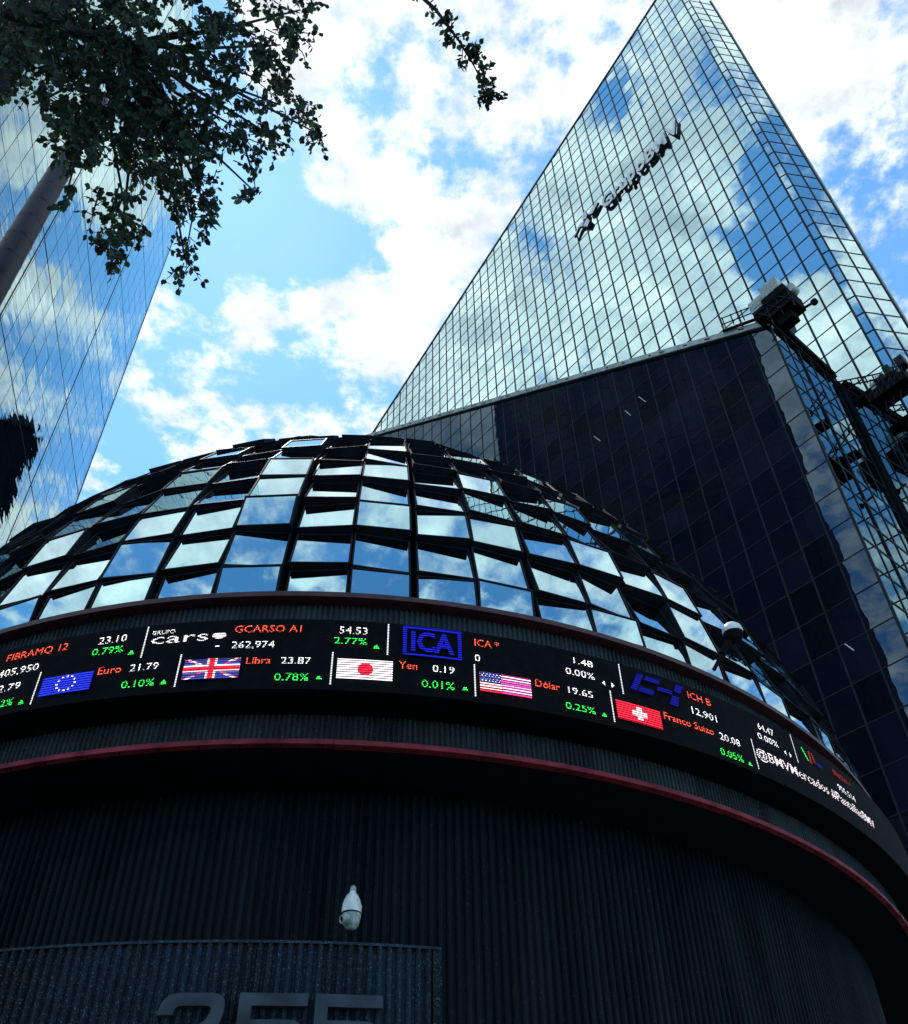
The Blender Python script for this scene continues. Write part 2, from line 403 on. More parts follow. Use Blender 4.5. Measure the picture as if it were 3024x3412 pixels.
core.build('core', M_core, tower)
cs_ = [S0] + [10.65 + 1.2405 * k for k in range(41)]; cs_ = [s for s in cs_ if s < S1 - .2] + [S1]
zs_ = [50.47 - 1.6305 * k for k in range(30, 0, -1)] + [50.47 + 1.6305 * k for k in range(0, 32)]
zlow = lambda s: (zcop(s) + 1.4 if s > 12.0 else .5)
glaze(F_tow, tower, cs_, zs_, .05, .05, M_tower, zlow, ztow, lambda s, z: (s * s + z * z), .0026)
def mullions(F, parent, slines, zlines, zlo, zhi, ws_, wz, mat, depth=.05):
    for s in slines:
        a, c = zlo(s), zhi(s)
        if c - a < .3: continue
        b = MB(); w = ws_(s)
        b.box(F.P(s - w / 2, a, 0), F.u * w, F.n * depth, Z * (c - a)); b.build('mullion', mat, parent)
    for z in zlines:
        # range of s where the line is inside
        ss = [slines[0] + (slines[-1] - slines[0]) * i / 400 for i in range(401)]
        ins = [s for s in ss if zlo(s) <= z <= zhi(s)]
        if len(ins) < 3: continue
        b = MB(); w = wz
        b.box(F.P(ins[0], z - w / 2, 0), F.u * (ins[-1] - ins[0]), F.n * (depth - .006), Z * w); b.build('transom', mat, parent)
mullions(F_tow, tower, cs_, zs_, zlow, ztow, lambda s: .115, .06, M_mull, .06)
rb = MB(); a = F_tow.P(S0, ztow(S0) - .1, .09); c = F_tow.P(S1, ztow(S1) - .1, .09)
rb.box(a, c - a, -F_tow.n * .5, Z * .32); rb.build('roof_edge', M_mull, tower)
# corner fold: two narrow facets in a re-entrant notch
fold_in = F_right.P(.40, 0, -.33)
fm = MB(); fr = MB()
for j in range(len(zs_) - 1):
    z0, z1 = zs_[j] + .05, zs_[j + 1] - .05
    if z1 > 99: break
    p0 = F_tow.P(S0, 0, .03); p1 = Vector(fold_in); p2 = F_right.P(.72, 0, .03)
    for a, c in ((p0, p1), (p1, p2)):
        d = c - a
        fm.quad(a + d * .04 + Z * z0, a + d * .96 + Z * z0, a + d * .96 + Z * z1, a + d * .04 + Z * z1)
        nrm = d.cross(Z).normalized(); nrm = nrm if nrm.dot(-a) > 0 else -nrm
        fr.box(a + Z * (z1 + .01), d, nrm * .03, Z * .08)
fm.build('corner_panes', M_tower, tower, kind='stuff')
fr.build('corner_transoms', M_mull, tower, kind='stuff')
glaze(F_right, tower, [.72, 1.88, 3.0], zs_, .05, .05, M_tower, lambda s: 20, lambda s: ztr(s), lambda s, z: z, .002, 0)
mullions(F_right, tower, [.72, 1.88, 3.0], zs_, lambda s: 18, ztr, lambda s: .10, .065, M_mull, .06)
rb = MB(); a = F_right.P(3.06, 18, -.3); rb.box(a, F_right.u * .09, F_right.n * .42, Z * (ztr(3.) - 18)); rb.build('corner_trim', M_cope, tower)

# ---- dark lower block in front of the tower
block = thing('office_block', F_blk.P(25, 0, -3), 'dark glass lower block with sloping pale coping in front of mirror tower', 'building')
BS0, BS1 = 11.5, 49.95
K = F_blk.P(BS0, 0); uS = U(rad(48.3)); outS = Vector((uS.y, -uS.x, 0)); outS = outS if outS.dot(-K) > 0 else -outS
F_side = Facade(K, uS, outS)
core = MB()
kp = [F_blk.P(BS1, 0, -.06), F_blk.P(BS0 + .05, 0, -.06), F_side.P(6.75, 0, -.06), F_tow.P(58.5, 0, .3)]
prism(core, kp, 0, [zcop(BS1) - .12, zcop(BS0) - .12, zcop(11.9) - .12, zcop(58.5) - .12])
core.build('core', M_core, block)
bs_ = [BS0] + [12.70 + 1.257 * k for k in range(30)]; bs_ = [s for s in bs_ if s < BS1 - .3] + [BS1]
bz_ = [39.53 - 1.662 * k for k in range(23, 0, -1)] + [39.53 + 1.662 * k for k in range(0, 17)]
glaze(F_blk, block, bs_, bz_, .05, .05, M_block, lambda s: .5, lambda s: zcop(s) - .1, lambda s, z: (s - 16) ** 2 + (z - 34) ** 2, .0012, 298)
mullions(F_blk, block, bs_, bz_, lambda s: .5, lambda s: zcop(s) - .1, lambda s: .075, .045, M_mullb, .055)
ss_ = [0, 1.25, 2.45, 3.68, 4.9, 6.1]
sz_ = [39.6 - 1.6 * k for k in range(16, -1, -1)]
glaze(F_side, block, ss_, sz_, .05, .05, M_side, lambda s: .5, lambda s: 39.6, lambda s, z: -z, .002, 0, part='side_pane')
mullions(F_side, block, ss_, sz_, lambda s: 12, lambda s: 39.6, lambda s: .10, .10, M_mull, .06)
cb = MB(); cb.box(F_side.P(6.1, 10, -.2), F_side.u * .75, F_side.n * .42, Z * 29.7); cb.build('corner_pier', M_black, block)
cb = MB(); cb.box(F_side.P(-.02, 39.62, -.3), F_side.u * 6.8, F_side.n * .42, Z * .22); cb.build('side_coping', M_dark, block)
cb = MB(); a = F_blk.P(BS0 - .05, zcop(BS0 - .05) - .02, -.25); c = F_blk.P(BS1 + 3, zcop(BS1 + 3) - .02, -.25)
cb.box(a, c - a, F_blk.n * .43, Z * .40); cb.build('coping', M_cope, block)
cb = MB(); a = F_blk.P(BS0, zcop(BS0) - .22, -.2); c = F_blk.P(BS1, zcop(BS1) - .22, -.2)
cb.box(a, c - a, F_blk.n * .30, Z * .19); cb.build('coping_shadow_gap', M_black, block)
for k in range(26):
    s = 13.2 + k * 1.42; b = MB(); sl_ = (F_blk.u + Z * .674).normalized()
    s += random.uniform(-.5, .5); b.box(F_blk.P(s, zcop(s) + .12, .18), sl_ * random.uniform(.15, .4), F_blk.n * .03, Z * .07); b.build('coping_bracket', M_black, block)
for s, z, s2, z2 in ((20.01, 42.03, 19.64, 41.23), (21.15, 41.86, 20.83, 41.16), (23.76, 41.99, 23.34, 41.17), (13.63, 21.21, 13.39, 20.78)):
    b = MB(); b.tube([F_blk.P(s, z, .07), F_blk.P(s2, z2, .07)], .022, 6); b.build('tube_gleam', M_white, block)  # white bar added on the pane, standing in for a lit tube inside

# ---- lettering on the tower
def text_mesh(body, extrude=0., offset=0., res=3):
    cu = bpy.data.curves.new('txt', 'FONT'); cu.body = body; cu.size = 1; cu.extrude = extrude; cu.offset = offset; cu.resolution_u = res
    o = bpy.data.objects.new('txt', cu); COL.objects.link(o)
    dg = bpy.context.evaluated_depsgraph_get(); dg.update()
    me = bpy.data.meshes.new_from_object(o.evaluated_get(dg))
    bpy.data.objects.remove(o); bpy.data.curves.remove(cu)
    return me
capm = text_mesh('H'); CAP = max(v.co.y for v in capm.vertices); bpy.data.meshes.remove(capm)
sign = thing('tower_sign', F_tow.P(20, 75.3, .4), 'GrupoBMV letters and star emblem standing off the mirror tower facade', 'sign')
def plate(name, poly, F, s0, z0, o0, o1, parent, sg=-1, mats=None):
    """extruded outline; poly in (x right, y up), x runs towards decreasing s when sg=-1"""
    bm = bmesh.new()
    front = [bm.verts.new(F.P(s0 + sg * x, z0 + y, o1)) for x, y in poly]
    f = bm.faces.new(front); f.normal_update()
    if f.normal.dot(F.n) < 0: f.normal_flip()
    f.material_index = 0
    r = bmesh.ops.extrude_face_region(bm, geom=[f], use_keep_orig=True)
    vs_ = [g for g in r['geom'] if isinstance(g, bmesh.types.BMVert)]
    bmesh.ops.translate(bm, verts=vs_, vec=F.n * (o0 - o1))
    for q in bm.faces:
        if q is not f: q.material_index = 1
    bmesh.ops.triangulate(bm, faces=[q for q in bm.faces if len(q.verts) > 4])
    me = bpy.data.meshes.new(name); bm.to_mesh(me); bm.free()
    for mm in mats: me.materials.append(mm)
    return obj(name, me, parent)
LH = 1.72; glyphs = []; x = 0.
for ch in 'GrupoBMV':
    me = text_mesh(ch, .09, .030, 5)
    xs = [v.co.x for v in me.vertices]; glyphs.append((me, min(xs), x)); x += max(xs) - min(xs) + .10
kx = 8.95 / (x - .10)
for me, x0, xa in glyphs:
    for v in me.vertices: v.co = F_tow.P(23.2 - (xa + v.co.x - x0) * kx, 75.15 + v.co.y * LH / CAP, .30 + v.co.z)
    me.materials.clear(); me.materials.append(M_letter); me.materials.append(M_letters)
    me.update()
    for p in me.polygons: p.material_index = 0 if abs(p.normal.dot(F_tow.n)) > .9 and (p.center - F_tow.o).dot(F_tow.n) > .34 else 1
    obj('letter', me, sign)
emb = [[(0, .1), (.75, .75), (1.15, .45), (1.5, .95), (1.05, 1.15), (.55, .95)],
       [(1.3, 1.2), (1.75, 1.0), (1.9, 1.5), (1.75, 2.35), (1.35, 2.0)],
       [(2.05, 1.1), (2.5, .75), (3.35, 1.45), (3.2, 1.75), (2.4, 1.5)],
       [(1.2, .3), (1.65, -.35), (2.05, .1), (1.85, .8), (1.6, .75)]]
for pl in emb: plate('emblem_petal', pl, F_tow, 26.9, 75.5, .15, .38, sign, -1, [M_letter, M_letters])

# ---- neighbouring glass building on the left
LS0, LS1, LZ = 22.4, 54.2, 98.5
left = thing('glass_building', F_left.P(38, 0, -8), 'smooth glass office building on the left reflecting clouds', 'building')
core = MB(); prism(core, [F_left.P(LS0, 0, -.05), F_left.P(LS0, 0, -7), F_left.P(LS1, 0, -22), F_left.P(LS1, 0, -.05)][::-1], 0, [LZ] * 4)
core.build('core', M_joint, left)
ls_ = [LS0] + [32.15 + 1.4416 * k for k in range(-6, 16)]; ls_ = [s for s in ls_ if s < LS1 - .2] + [LS1]
lz_ = [42.04 - 2.003 * k for k in range(20, 0, -1)] + [42.04 + 2.003 * k for k in range(0, 29)]
glaze(F_left, left, ls_, lz_, .045, .04, M_left, lambda s: .5, lambda s: LZ, lambda s, z: (abs(s - 38) * 1.3 + abs(z - 48)), .0035, 298)
for s in (LS0 + .02, 31.93, 44.75, LS1 - .03):
    b = MB(); b.box(F_left.P(s - .05, 1, 0), F_left.u * .10, F_left.n * .045, Z * (LZ - 1)); b.build('mullion', M_mull, left)
for j in range(0, len(lz_), 4):
    b = MB(); b.box(F_left.P(LS0, lz_[j] - .035, 0), F_left.u * (LS1 - LS0), F_left.n * .04, Z * .07); b.build('transom', M_mull, left)
b = MB(); b.box(F_left.P(LS1, 0, -.6), F_left.u * .12, F_left.n * .66, Z * LZ); b.build('corner_trim', M_cope, left)
for k in range(2):   # louvre blades near the roof at the far corner
    z = 98.6 + 1.5 * k
    b = MB(); b.box(F_left.P(LS1 - 2.2, z, -.4), F_left.u * 2.7 + Z * 1.7, F_left.n * .5, Z * .55); b.build('louvre', M_mullb, left)
b = MB()
for s in (LS1 - 2.0, LS1 - .6): b.box(F_left.P(s, LZ, -.9), F_left.u * .2, F_left.n * .2, Z * 3)
b.build('louvre_post', M_mullb, left)

# ---- dark wing behind the hall (seen only in reflections)
wing = thing('office_wing', (2, 90, 0), 'dark flat roofed office wing mirrored in the left glass building', 'building')
E2 = Vector((-33.2, -7.5, 0)); wl = E2 + U(rad(8.8)) * 84
b = MB(); prism(b, [wl, wl + Vector((14, -6, 0)), wl + Vector((30, 20, 0)), wl + Vector((3, 18, 0))], 0, [79.5, 79.5, 79.5, 79.5]); b.build('wall', M_core, wing)
b = MB(); b.box(wl + Vector((.5, -.8, 79.5)), (3, -1.2, 0), (.6, 1.6, 0), (0, 0, 1.4)); b.build('roof_plant', M_dark, wing)

# ------------------------------------------------------------------ domed hall (elliptical plan)
CX, CY, TH, KR = -2.66, 25.007, 1.622, 1.412
e1 = Vector((math.cos(TH), math.sin(TH), 0)); e2 = Vector((-math.sin(TH), math.cos(TH), 0)); CEN = Vector((CX, CY, 0))
def ell(a, phi): return CEN + e1 * (a * math.cos(phi)) + e2 * (a / KR * math.sin(phi))
def ell_n(phi):
    v = e1 * math.cos(phi) + e2 * (KR * math.sin(phi)); return v.normalized()
class Arc:
    """arc length along the ellipse of semi-axis a, zero at the front, positive to the right"""
    def __init__(s, a):
        s.a = a; n = 6000; s.ph = [2 * math.pi * i / n for i in range(n + 1)]; s.s = [0.]
        p = ell(a, 0)
        for q in s.ph[1:]:
            c = ell(a, q); s.s.append(s.s[-1] + (c - p).length); p = c
        mid = s.s[n // 2]; s.s = [v - mid for v in s.s]
    def phi(s, arc):
        import bisect
        i = max(1, min(len(s.s) - 1, bisect.bisect(s.s, arc))); t = (arc - s.s[i - 1]) / (s.s[i] - s.s[i - 1])
        return s.ph[i - 1] + t * (s.ph[i] - s.ph[i - 1])
A_led = Arc(17.097); A_base = Arc(16.803); A_wall = Arc(15.6); A_band = Arc(16.55)
hall = thing('domed_hall', CEN, 'round dark fluted concrete hall with faceted mirror glass dome', 'building')
def fluted(name, arc, a_of_z, zlist, pitch, depth, mat, s0, s1, parent, n=8):
    ncol = int((s1 - s0) / pitch) * n
    cols = []
    for i in range(ncol + 1):
        ph = arc.phi(s0 + pitch * i / n); f = (i % n) / n
        r = math.sqrt(max(0, 1 - (abs(f - .5) / .36) ** 2)) if abs(f - .5) < .36 else 0
        cols.append((ph, depth * r))
    vs_ = []; fs = []
    nz = len(zlist)
    for ph, r in cols:
        nr = ell_n(ph)
        for z in zlist:
            p = ell(a_of_z(z), ph) + nr * r; vs_.append((p.x, p.y, z))
    for i in range(ncol):
        for j in range(nz - 1):
            q = i * nz + j; fs.append((q, q + nz, q + nz + 1, q + 1))
    return obj(name, mesh(name, vs_, fs, mat), parent)
def sweep(name, a_z, mat, s0, s1, parent, step=.25, closed=False):
    """sweep a closed or open profile [(a, z)] round the ellipse"""
    arc = A_band; n = int((s1 - s0) / step); vs_ = []; fs = []; k = len(a_z)
    for i in range(n + 1):
        ph = arc.phi(s0 + (s1 - s0) * i / n)
        for a, z in a_z:
            p = ell(a, ph); vs_.append((p.x, p.y, z))
    for i in range(n):
        for j in range(k if closed else k - 1):
            j2 = (j + 1) % k; fs.append((i * k + j, (i + 1) * k + j, (i + 1) * k + j2, i * k + j2))
    return obj(name, mesh(name, vs_, fs, mat), parent)
def wall_a(z): return 15.42 + .02 * z
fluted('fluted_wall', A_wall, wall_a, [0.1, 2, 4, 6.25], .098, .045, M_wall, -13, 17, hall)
sweep('soffit', [(15.3, 6.235), (16.60, 6.235)], M_black, -30, 32, hall)
for k, s_ in enumerate((-20, -14.6, -9.7, -4.9, .52, 5.3, 10.2, 15.1)):   # lengths of painted trim, lapped a little unevenly
    e_ = (-14.61, -9.71, -4.91, .51, 5.29, 10.19, 15.09, 22)[k]; o_ = (.0, .012, .0, .004, .022, .006, .014, 0)[k]; d_ = (0, .004, -.003, .0, -.012, -.004, .002, 0)[k]
    sweep('rim', [(16.58, 6.225 + d_), (16.67 + o_, 6.225 + d_), (16.67 + o_, 6.280 + d_), (16.54, 6.280 + d_)], M_pink, s_, e_, hall, .2, closed=True)
fluted('fluted_band', A_band, lambda z: 16.55, [6.29, 6.72], .058, .026, M_band, -13, 17, hall, 8)
fluted('fluted_frieze', A_band, lambda z: 16.66, [7.30, 8.0], .062, .026, M_band, -13, 17, hall, 8)
sweep('inner_wall', [(16.50, 6.25), (16.50, 8.0)], M_black, -30, 32, hall)
sweep('base_rim', [(16.66, 7.985), (16.86, 7.985), (16.86, 8.05), (16.60, 8.05)], M_red2, -22, 24, hall, closed=True)
for k in range(46):  # bolts under the painted rim
    ph = A_band.phi(-8 + k * .42); p = ell(16.64, ph); b = MB(); b.lathe((p.x, p.y, 6.212), [(.0, 0), (.012, 0), (.012, .02)], 6); b.build('rim_bolt', M_black, hall)
ZB, DH, DN = 8.05, 13.56, 1.61
def dome_pt(phi, t):
    """t = meridian parameter: height above base"""
    z = t; rho = max(0., 1 - (z / DH) ** DN) ** (1 / DN)
    p = ell(16.803 * rho, phi); return Vector((p.x, p.y, ZB + z))
def dome_n(phi, t):
    h = .02; t0 = max(.0, t - h)
    a = dome_pt(phi, t + h) - dome_pt(phi, t0); b = dome_pt(phi + .004, t) - dome_pt(phi - .004, t)
    n = b.cross(a).normalized(); return n if n.dot(dome_pt(phi, t) - Vector((CX, CY, 6))) > 0 else -n
# row heights at equal steps along the front meridian
rows = [0.]; acc = 0.; t = 0.; steps = [.50, .80, .76, .90, .84, .92, .88, .95, .95, 1.0]
for st in steps:
    acc = 0.
    while acc < st:
        a = dome_pt(math.pi, t); t += .01; acc += (dome_pt(math.pi, t) - a).length
    rows.append(t)
# dark shell behind the panels
vs_ = []; fs = []; nph = 120; ts = [0, .3, .7, 1.2, 1.8, 2.5, 3.3, 4.2, 5.2, 6.5, 8, 9.5, 11, 12.3, 13.2, 13.5]
for i in range(nph):
    for tt in ts:
        p = dome_pt(2 * math.pi * i / nph, tt); n_ = dome_n(2 * math.pi * i / nph, max(tt, .05)); vs_.append(p - n_ * .42)
for i in range(nph):
    for j in range(len(ts) - 1):
        q = i * len(ts); r = ((i + 1) % nph) * len(ts); fs.append((q + j, r + j, r + j + 1, q + j + 1))
obj('dome_shell', mesh('dome_shell', vs_, fs, M_black), hall)
DD = .135
OFF = {('L', 0): dict(BL=-.3, BR=.1, TL=-.75, TR=-.35), ('L', 1): dict(BL=.1, BR=.1, TL=-.9, TR=-.9),
       ('R', 0): dict(BL=.0, BR=.0, TL=.0, TR=.0), ('R', 1): dict(BL=.1, BR=-.2, TL=-.40, TR=-.70)}
for k in range(-12, 17):
    side = 'L' if k % 2 == 0 else 'R'
    ph0, ph1 = A_base.phi(-.222 + .776 * k), A_base.phi(-.222 + .776 * (k + 1))
    for j in range(10):
        of = OFF[(side, j % 2)]
        t0, t1 = rows[j], rows[j + 1]
        gl_, gr_ = (.075, .02) if side == 'L' else (.02, .075)
        def corner(u, v):
            ph = ph0 + (ph1 - ph0) * u; tt = t0 + (t1 - t0) * v
            o = (of['BL'] * (1 - u) + of['BR'] * u) * (1 - v) + (of['TL'] * (1 - u) + of['TR'] * u) * v
            return dome_pt(ph, tt), dome_n(ph, max(tt, .03)), o * DD
        w = .776
        ul, ur = gl_ / w * .5, 1 - gr_ / w * .5
        vb, vt = .012, 1 - .012
        jit = [random.gauss(0, .016) for _ in range(3)]
        outer = []; backs = []
        for (u, v) in ((ul, vb), (ur, vb), (ur, vt), (ul, vt)):
            p, n_, o = corner(u, v)
            outer.append(p + n_ * (o + jit[0] + jit[1] * u + jit[2] * v)); backs.append(p - n_ * .40)
        # make the front planar
        c0 = sum(outer, Vector()) / 4; nf = (outer[2] - outer[0]).cross(outer[3] - outer[1]).normalized()
        if nf.dot(c0 - Vector((CX, CY, 6))) < 0: nf = -nf
        outer = [q - nf * (q - c0).dot(nf) for q in outer]
        def inset(d):
            r = []
            for i in range(4):
                a, b_, c_ = outer[i - 1], outer[i], outer[(i + 1) % 4]
                e_ = (a - b_).normalized(); g_ = (c_ - b_).normalized()
                sn = max(.3, e_.cross(g_).length); r.append(b_ + (e_ + g_) * (d / sn))
            return r
        inn = inset(.022)
        b = MB(); V = outer + inn + backs + [q - nf * .018 for q in inn]
        F_ = []
        for i in range(4):
            q = (i + 1) % 4
            F_ += [(i, q, 4 + q, 4 + i), (8 + i, 8 + q, q, i), (4 + i, 4 + q, 12 + q, 12 + i)]
        b.add(V, F_)
        fo = b.build('window_panel', M_frame, hall)
        pb = MB(); pb.add([q - nf * .012 for q in inset(.020)], [(0, 1, 2, 3)])
        if (pb.v[1] - pb.v[0]).cross(pb.v[2] - pb.v[0]).dot(nf) < 0: pb.f[0].reverse()
        pb.build('pane', M_dome, fo)

# ------------------------------------------------------------------ ticker screen
screen = thing('ticker_screen', ell(17.0, math.pi) + Z * 6.6, 'long curved black stock ticker screen with share prices and flags', 'screen')
sweep('housing', [(16.56, 6.62), (17.07, 6.62), (17.07, 7.50), (16.60, 7.50)], M_screen, -16, 14, screen, closed=True)
COLS = dict(w=(.95, .95, 1.), r=(1., .10, .045), g=(.03, .9, .10), b=(.006, .010, .42), R=(1., .02, .05), B=(.015, .03, .75), W=(1., .90, .98), D=(.35, .02, .02), n=(.005, .006, .22), P=(.75, .05, .42), u=(.04, .05, .30))
MLED = {k: led('diode_' + k, v, *((1.65, .72, .54) if k in 'wrg' else (1.05, .94, .58, .0287))) for k, v in COLS.items()}
def led_mesh(name, verts2, faces, mat, lift, parent):
    """flat lit area: verts in (arc, z)"""
    me = mesh(name, [ell(17.097, A_led.phi(s)) + ell_n(A_led.phi(s)) * lift + Z * z for s, z in verts2], faces, mat)
    uvl = me.uv_layers.new(name='led')
    for lp in me.loops: uvl.data[lp.index].uv = verts2[lp.vertex_index]
    return obj(name, me, parent)
def led_strip(name, pts, c, lift, parent, n=8):
    """bilinear quad (BL, BR, TR, TL) cut into n slices"""
    v = []; f = []
    for i in range(n + 1):
        t_ = i / n
        v.append(tuple(pts[0][q] + (pts[1][q] - pts[0][q]) * t_ for q in (0, 1)))
        v.append(tuple(pts[3][q] + (pts[2][q] - pts[3][q]) * t_ for q in (0, 1)))
    for i in range(n): f.append((2 * i, 2 * i + 2, 2 * i + 3, 2 * i + 1))
    return led_mesh(name, v, f, MLED[c], lift, parent)
def rect(name, s0, s1, z0, z1, c, lift, parent, n=None):
    return led_strip(name, [(s0, z0), (s1, z0), (s1, z1), (s0, z1)], c, lift, parent, n or max(1, int(abs(s1 - s0) / .06)))
def disc(name, s, z, rs, rz, c, lift, parent, n=24):
    v = [(s, z)] + [(s + rs * math.cos(2 * math.pi * i / n), z + rz * math.sin(2 * math.pi * i / n)) for i in range(n)]
    return led_mesh(name, v, [(0, 1 + i, 1 + (i + 1) % n) for i in range(n)], MLED[c], lift, parent)
def word(body, s0, s1, z, c, h=.088, lift=.006, off=.0):
    me = text_mesh(body, 0., off, 2)
    xs = [v.co.x for v in me.vertices]; x0, x1 = min(xs), max(xs)
    v2 = [(s0 + (v.co.x - x0) / (x1 - x0) * (s1 - s0), z + v.co.y / CAP * h) for v in me.vertices]
    fs = [tuple(p.vertices) for p in me.polygons]
    bpy.data.meshes.remove(me)
    if ' ' not in body: return led_mesh('ticker_text', v2, fs, MLED[c], lift, screen)
    par = list(range(len(v2)))
    def root(i):
        while par[i] != i: par[i] = par[par[i]]; i = par[i]
        return i
    for f in fs:
        for q in f[1:]: par[root(f[0])] = root(q)
    comps = {}
    for f in fs: comps.setdefault(root(f[0]), []).append(f)
    spans = sorted((min(v2[q][0] for f in g for q in f), max(v2[q][0] for f in g for q in f), g) for g in comps.values())
    nsp = body.count(' '); ends = [spans[0][1]]
    for sp_ in spans[1:]: ends.append(max(ends[-1], sp_[1]))
    gaps = sorted(range(1, len(spans)), key=lambda i: -(spans[i][0] - ends[i - 1]))[:nsp]
    words = [[]]
    for i, sp_ in enumerate(spans):
        if i in gaps: words.append([])
        words[-1] += sp_[2]
    for g in words:
        used = sorted({q for f in g for q in f}); ix = {q: i for i, q in enumerate(used)}
        led_mesh('ticker_text', [v2[q] for q in used], [tuple(ix[q] for q in f) for f in g], MLED[c], lift, screen)
def arrow(s, z, c='g', r=.036):
    led_mesh('ticker_arrow', [(s - r, z - .02), (s + r, z - .02), (s + r * .25, z + .028), (s - r * .25, z + .028)], [(0, 1, 2, 3)], MLED[c], .006, screen)
def side_arrow(s, z, d):
    led_mesh('ticker_arrow', [(s - d * .022, z - .035), (s + d * .022, z), (s - d * .022, z + .035)], [(0, 1, 2) if d > 0 else (0, 2, 1)], MLED['w'], .006, screen)
def divider(s, z0, z1):
    n = 20; v = []; f = []
    for i in range(n):
        z = z0 + (z1 - z0) * (i + .2) / n; h = (z1 - z0) / n * .62; q = len(v)
        v += [(s - .0075, z), (s + .0075, z), (s + .0075, z + h), (s - .0075, z + h)]; f.append((q, q + 1, q + 2, q + 3))
    me = mesh('ticker_divider', [ell(17.097, A_led.phi(a)) + ell_n(A_led.phi(a)) * .006 + Z * z for a, z in v], f, M_divider)
    obj('ticker_divider', me, screen)
M_divider, t_, p_ = newmat('diode_row'); p_.inputs['Base Color'].default_value = (.01, .01, .01, 1)
p_.inputs['Emission Color'].default_value = (.95, .96, 1, 1); p_.inputs['Emission Strength'].default_value = .75
for s in (-1.563, 1.049, 3.818, 6.823, -4.2): divider(s, 7.06, 7.465)
for s in (-2.713, -1.118, .475, 1.996, 3.636, 5.834): divider(s, 6.66, 7.062)
for body, s0, s1, z, c in (
    ('FIBRAMQ 12', -3.25, -2.477, 7.305, 'r'), ('405,950', -3.29, -2.773, 7.10, 'w'), ('23.10', -2.108, -1.783, 7.305, 'w'), ('0.79%', -2.149, -1.794, 7.163, 'g'),
    ('12.79', -3.27, -2.93, 6.897, 'w'), ('0.12%', -3.28, -2.95, 6.70, 'g'),
    ('Euro', -2.011, -1.75, 6.905, 'r'), ('21.79', -1.653, -1.344, 6.898, 'w'), ('0.10%', -1.70, -1.345, 6.70, 'g'),
    ('GCARSO A1', -.592, .121, 7.305, 'r'), ('262,974', -.599, -.146, 7.103, 'w'), ('54.53', .523, .826, 7.305, 'w'), ('2.77%', .477, .827, 7.167, 'g'),
    ('Libra', -.417, -.158, 6.90, 'r'), ('23.87', -.056, .255, 6.90, 'w'), ('0.78%', -.10, .25, 6.70, 'g'),
    ('ICA *', 2.009, 2.29, 7.305, 'r'), ('0', 2.002, 2.063, 7.103, 'w'), ('Yen', 1.174, 1.372, 6.91, 'r'), ('0.19', 1.536, 1.773, 6.903, 'w'), ('0.01%', 1.42, 1.772, 6.705, 'g'),
    ('1.48', 3.203, 3.453, 7.31, 'w'), ('0.00%', 3.083, 3.454, 7.15, 'w'), ('D\u00f3lar', 2.692, 2.983, 6.905, 'r'), ('19.65', 3.087, 3.396, 6.90, 'w'), ('0.25%', 3.035, 3.403, 6.697, 'g'),
    ('ICH B', 4.824, 5.202, 7.30, 'r'), ('12,901', 4.836, 5.247, 7.095, 'w'), ('Franco Suizo', 4.358, 5.132, 6.888, 'r'), ('20.08', 5.227, 5.58, 6.872, 'w'), ('0.05%', 5.175, 5.568, 6.66, 'g'),
    ('64.47', 6.059, 6.391, 7.277, 'w'), ('0.00%', 6.005, 6.425, 7.125, 'w'), ('IENOVA *', 7.861, 8.42, 7.25, 'D'), ('955,514', 7.858, 8.404, 7.04, 'w')):
    word(body, s0, s1, z, c)
word('@BMVMercados #PantallasBMV', 5.87, 8.95, 6.84, 'W', .125, .006, .006)
word('GRUPO', -1.504, -1.246, 7.345, 'w', .05, .006, .004)
word('cars', -1.491, -.868, 7.222, 'w', .125, .006, .0)
disc('ticker_dot', -.75, 7.278, .075, .04, 'W', .006, screen)
rect('ticker_dash', -.77, -.73, 7.13, 7.145, 'w', .006, screen)
for s, z in ((-1.688, 7.14), (-2.84, 6.71), (-1.246, 6.728), (.927, 7.15), (.353, 6.735), (1.885, 6.734), (3.513, 6.718), (5.68, 6.68)): arrow(s, z)
for s, z in ((3.565, 7.143), (6.545, 7.11)): side_arrow(s, z, -1); side_arrow(s + .126, z, 1)
# company marks
ica = rect('ticker_logo', 1.212, 1.858, 7.083, 7.117, 'b', .006, screen)
rect('logo_bar', 1.212, 1.858, 7.432, 7.466, 'b', .006, ica); rect('logo_bar', 1.212, 1.252, 7.119, 7.430, 'b', .006, ica); rect('logo_bar', 1.818, 1.858, 7.119, 7.430, 'b', .006, ica)
def logo_word(body, s0, s1, z, h, c, par):
    o = word(body, s0, s1, z, c, h, .006, .03); o.parent = par; o.name = 'logo_letters'; return o
logo_word('ICA', 1.30, 1.775, 7.155, .24, 'b', ica)
ch_ = led_strip('ticker_logo', [(3.93, 7.16), (4.02, 7.16), (4.16, 7.41), (4.07, 7.41)], 'n', .006, screen, 3)
led_strip('logo_bar', [(4.155, 7.335), (4.37, 7.335), (4.41, 7.41), (4.195, 7.41)], 'n', .006, ch_, 4)
led_strip('logo_bar', [(4.04, 7.16), (4.25, 7.16), (4.29, 7.235), (4.08, 7.235)], 'n', .006, ch_, 4)
led_strip('logo_bar', [(4.33, 7.255), (4.55, 7.255), (4.58, 7.315), (4.36, 7.315)], 'n', .006, ch_, 4)
led_strip('logo_bar', [(4.49, 7.115), (4.62, 7.115), (4.66, 7.25), (4.56, 7.25)], 'n', .006, ch_, 3)
led_strip('logo_bar', [(4.60, 7.32), (4.70, 7.32), (4.775, 7.435), (4.66, 7.435)], 'n', .006, ch_, 3)
vm = led_strip('ticker_logo', [(7.12, 7.20), (7.15, 7.20), (7.05, 7.36), (7.02, 7.36)], 'g', .006, screen, 2)
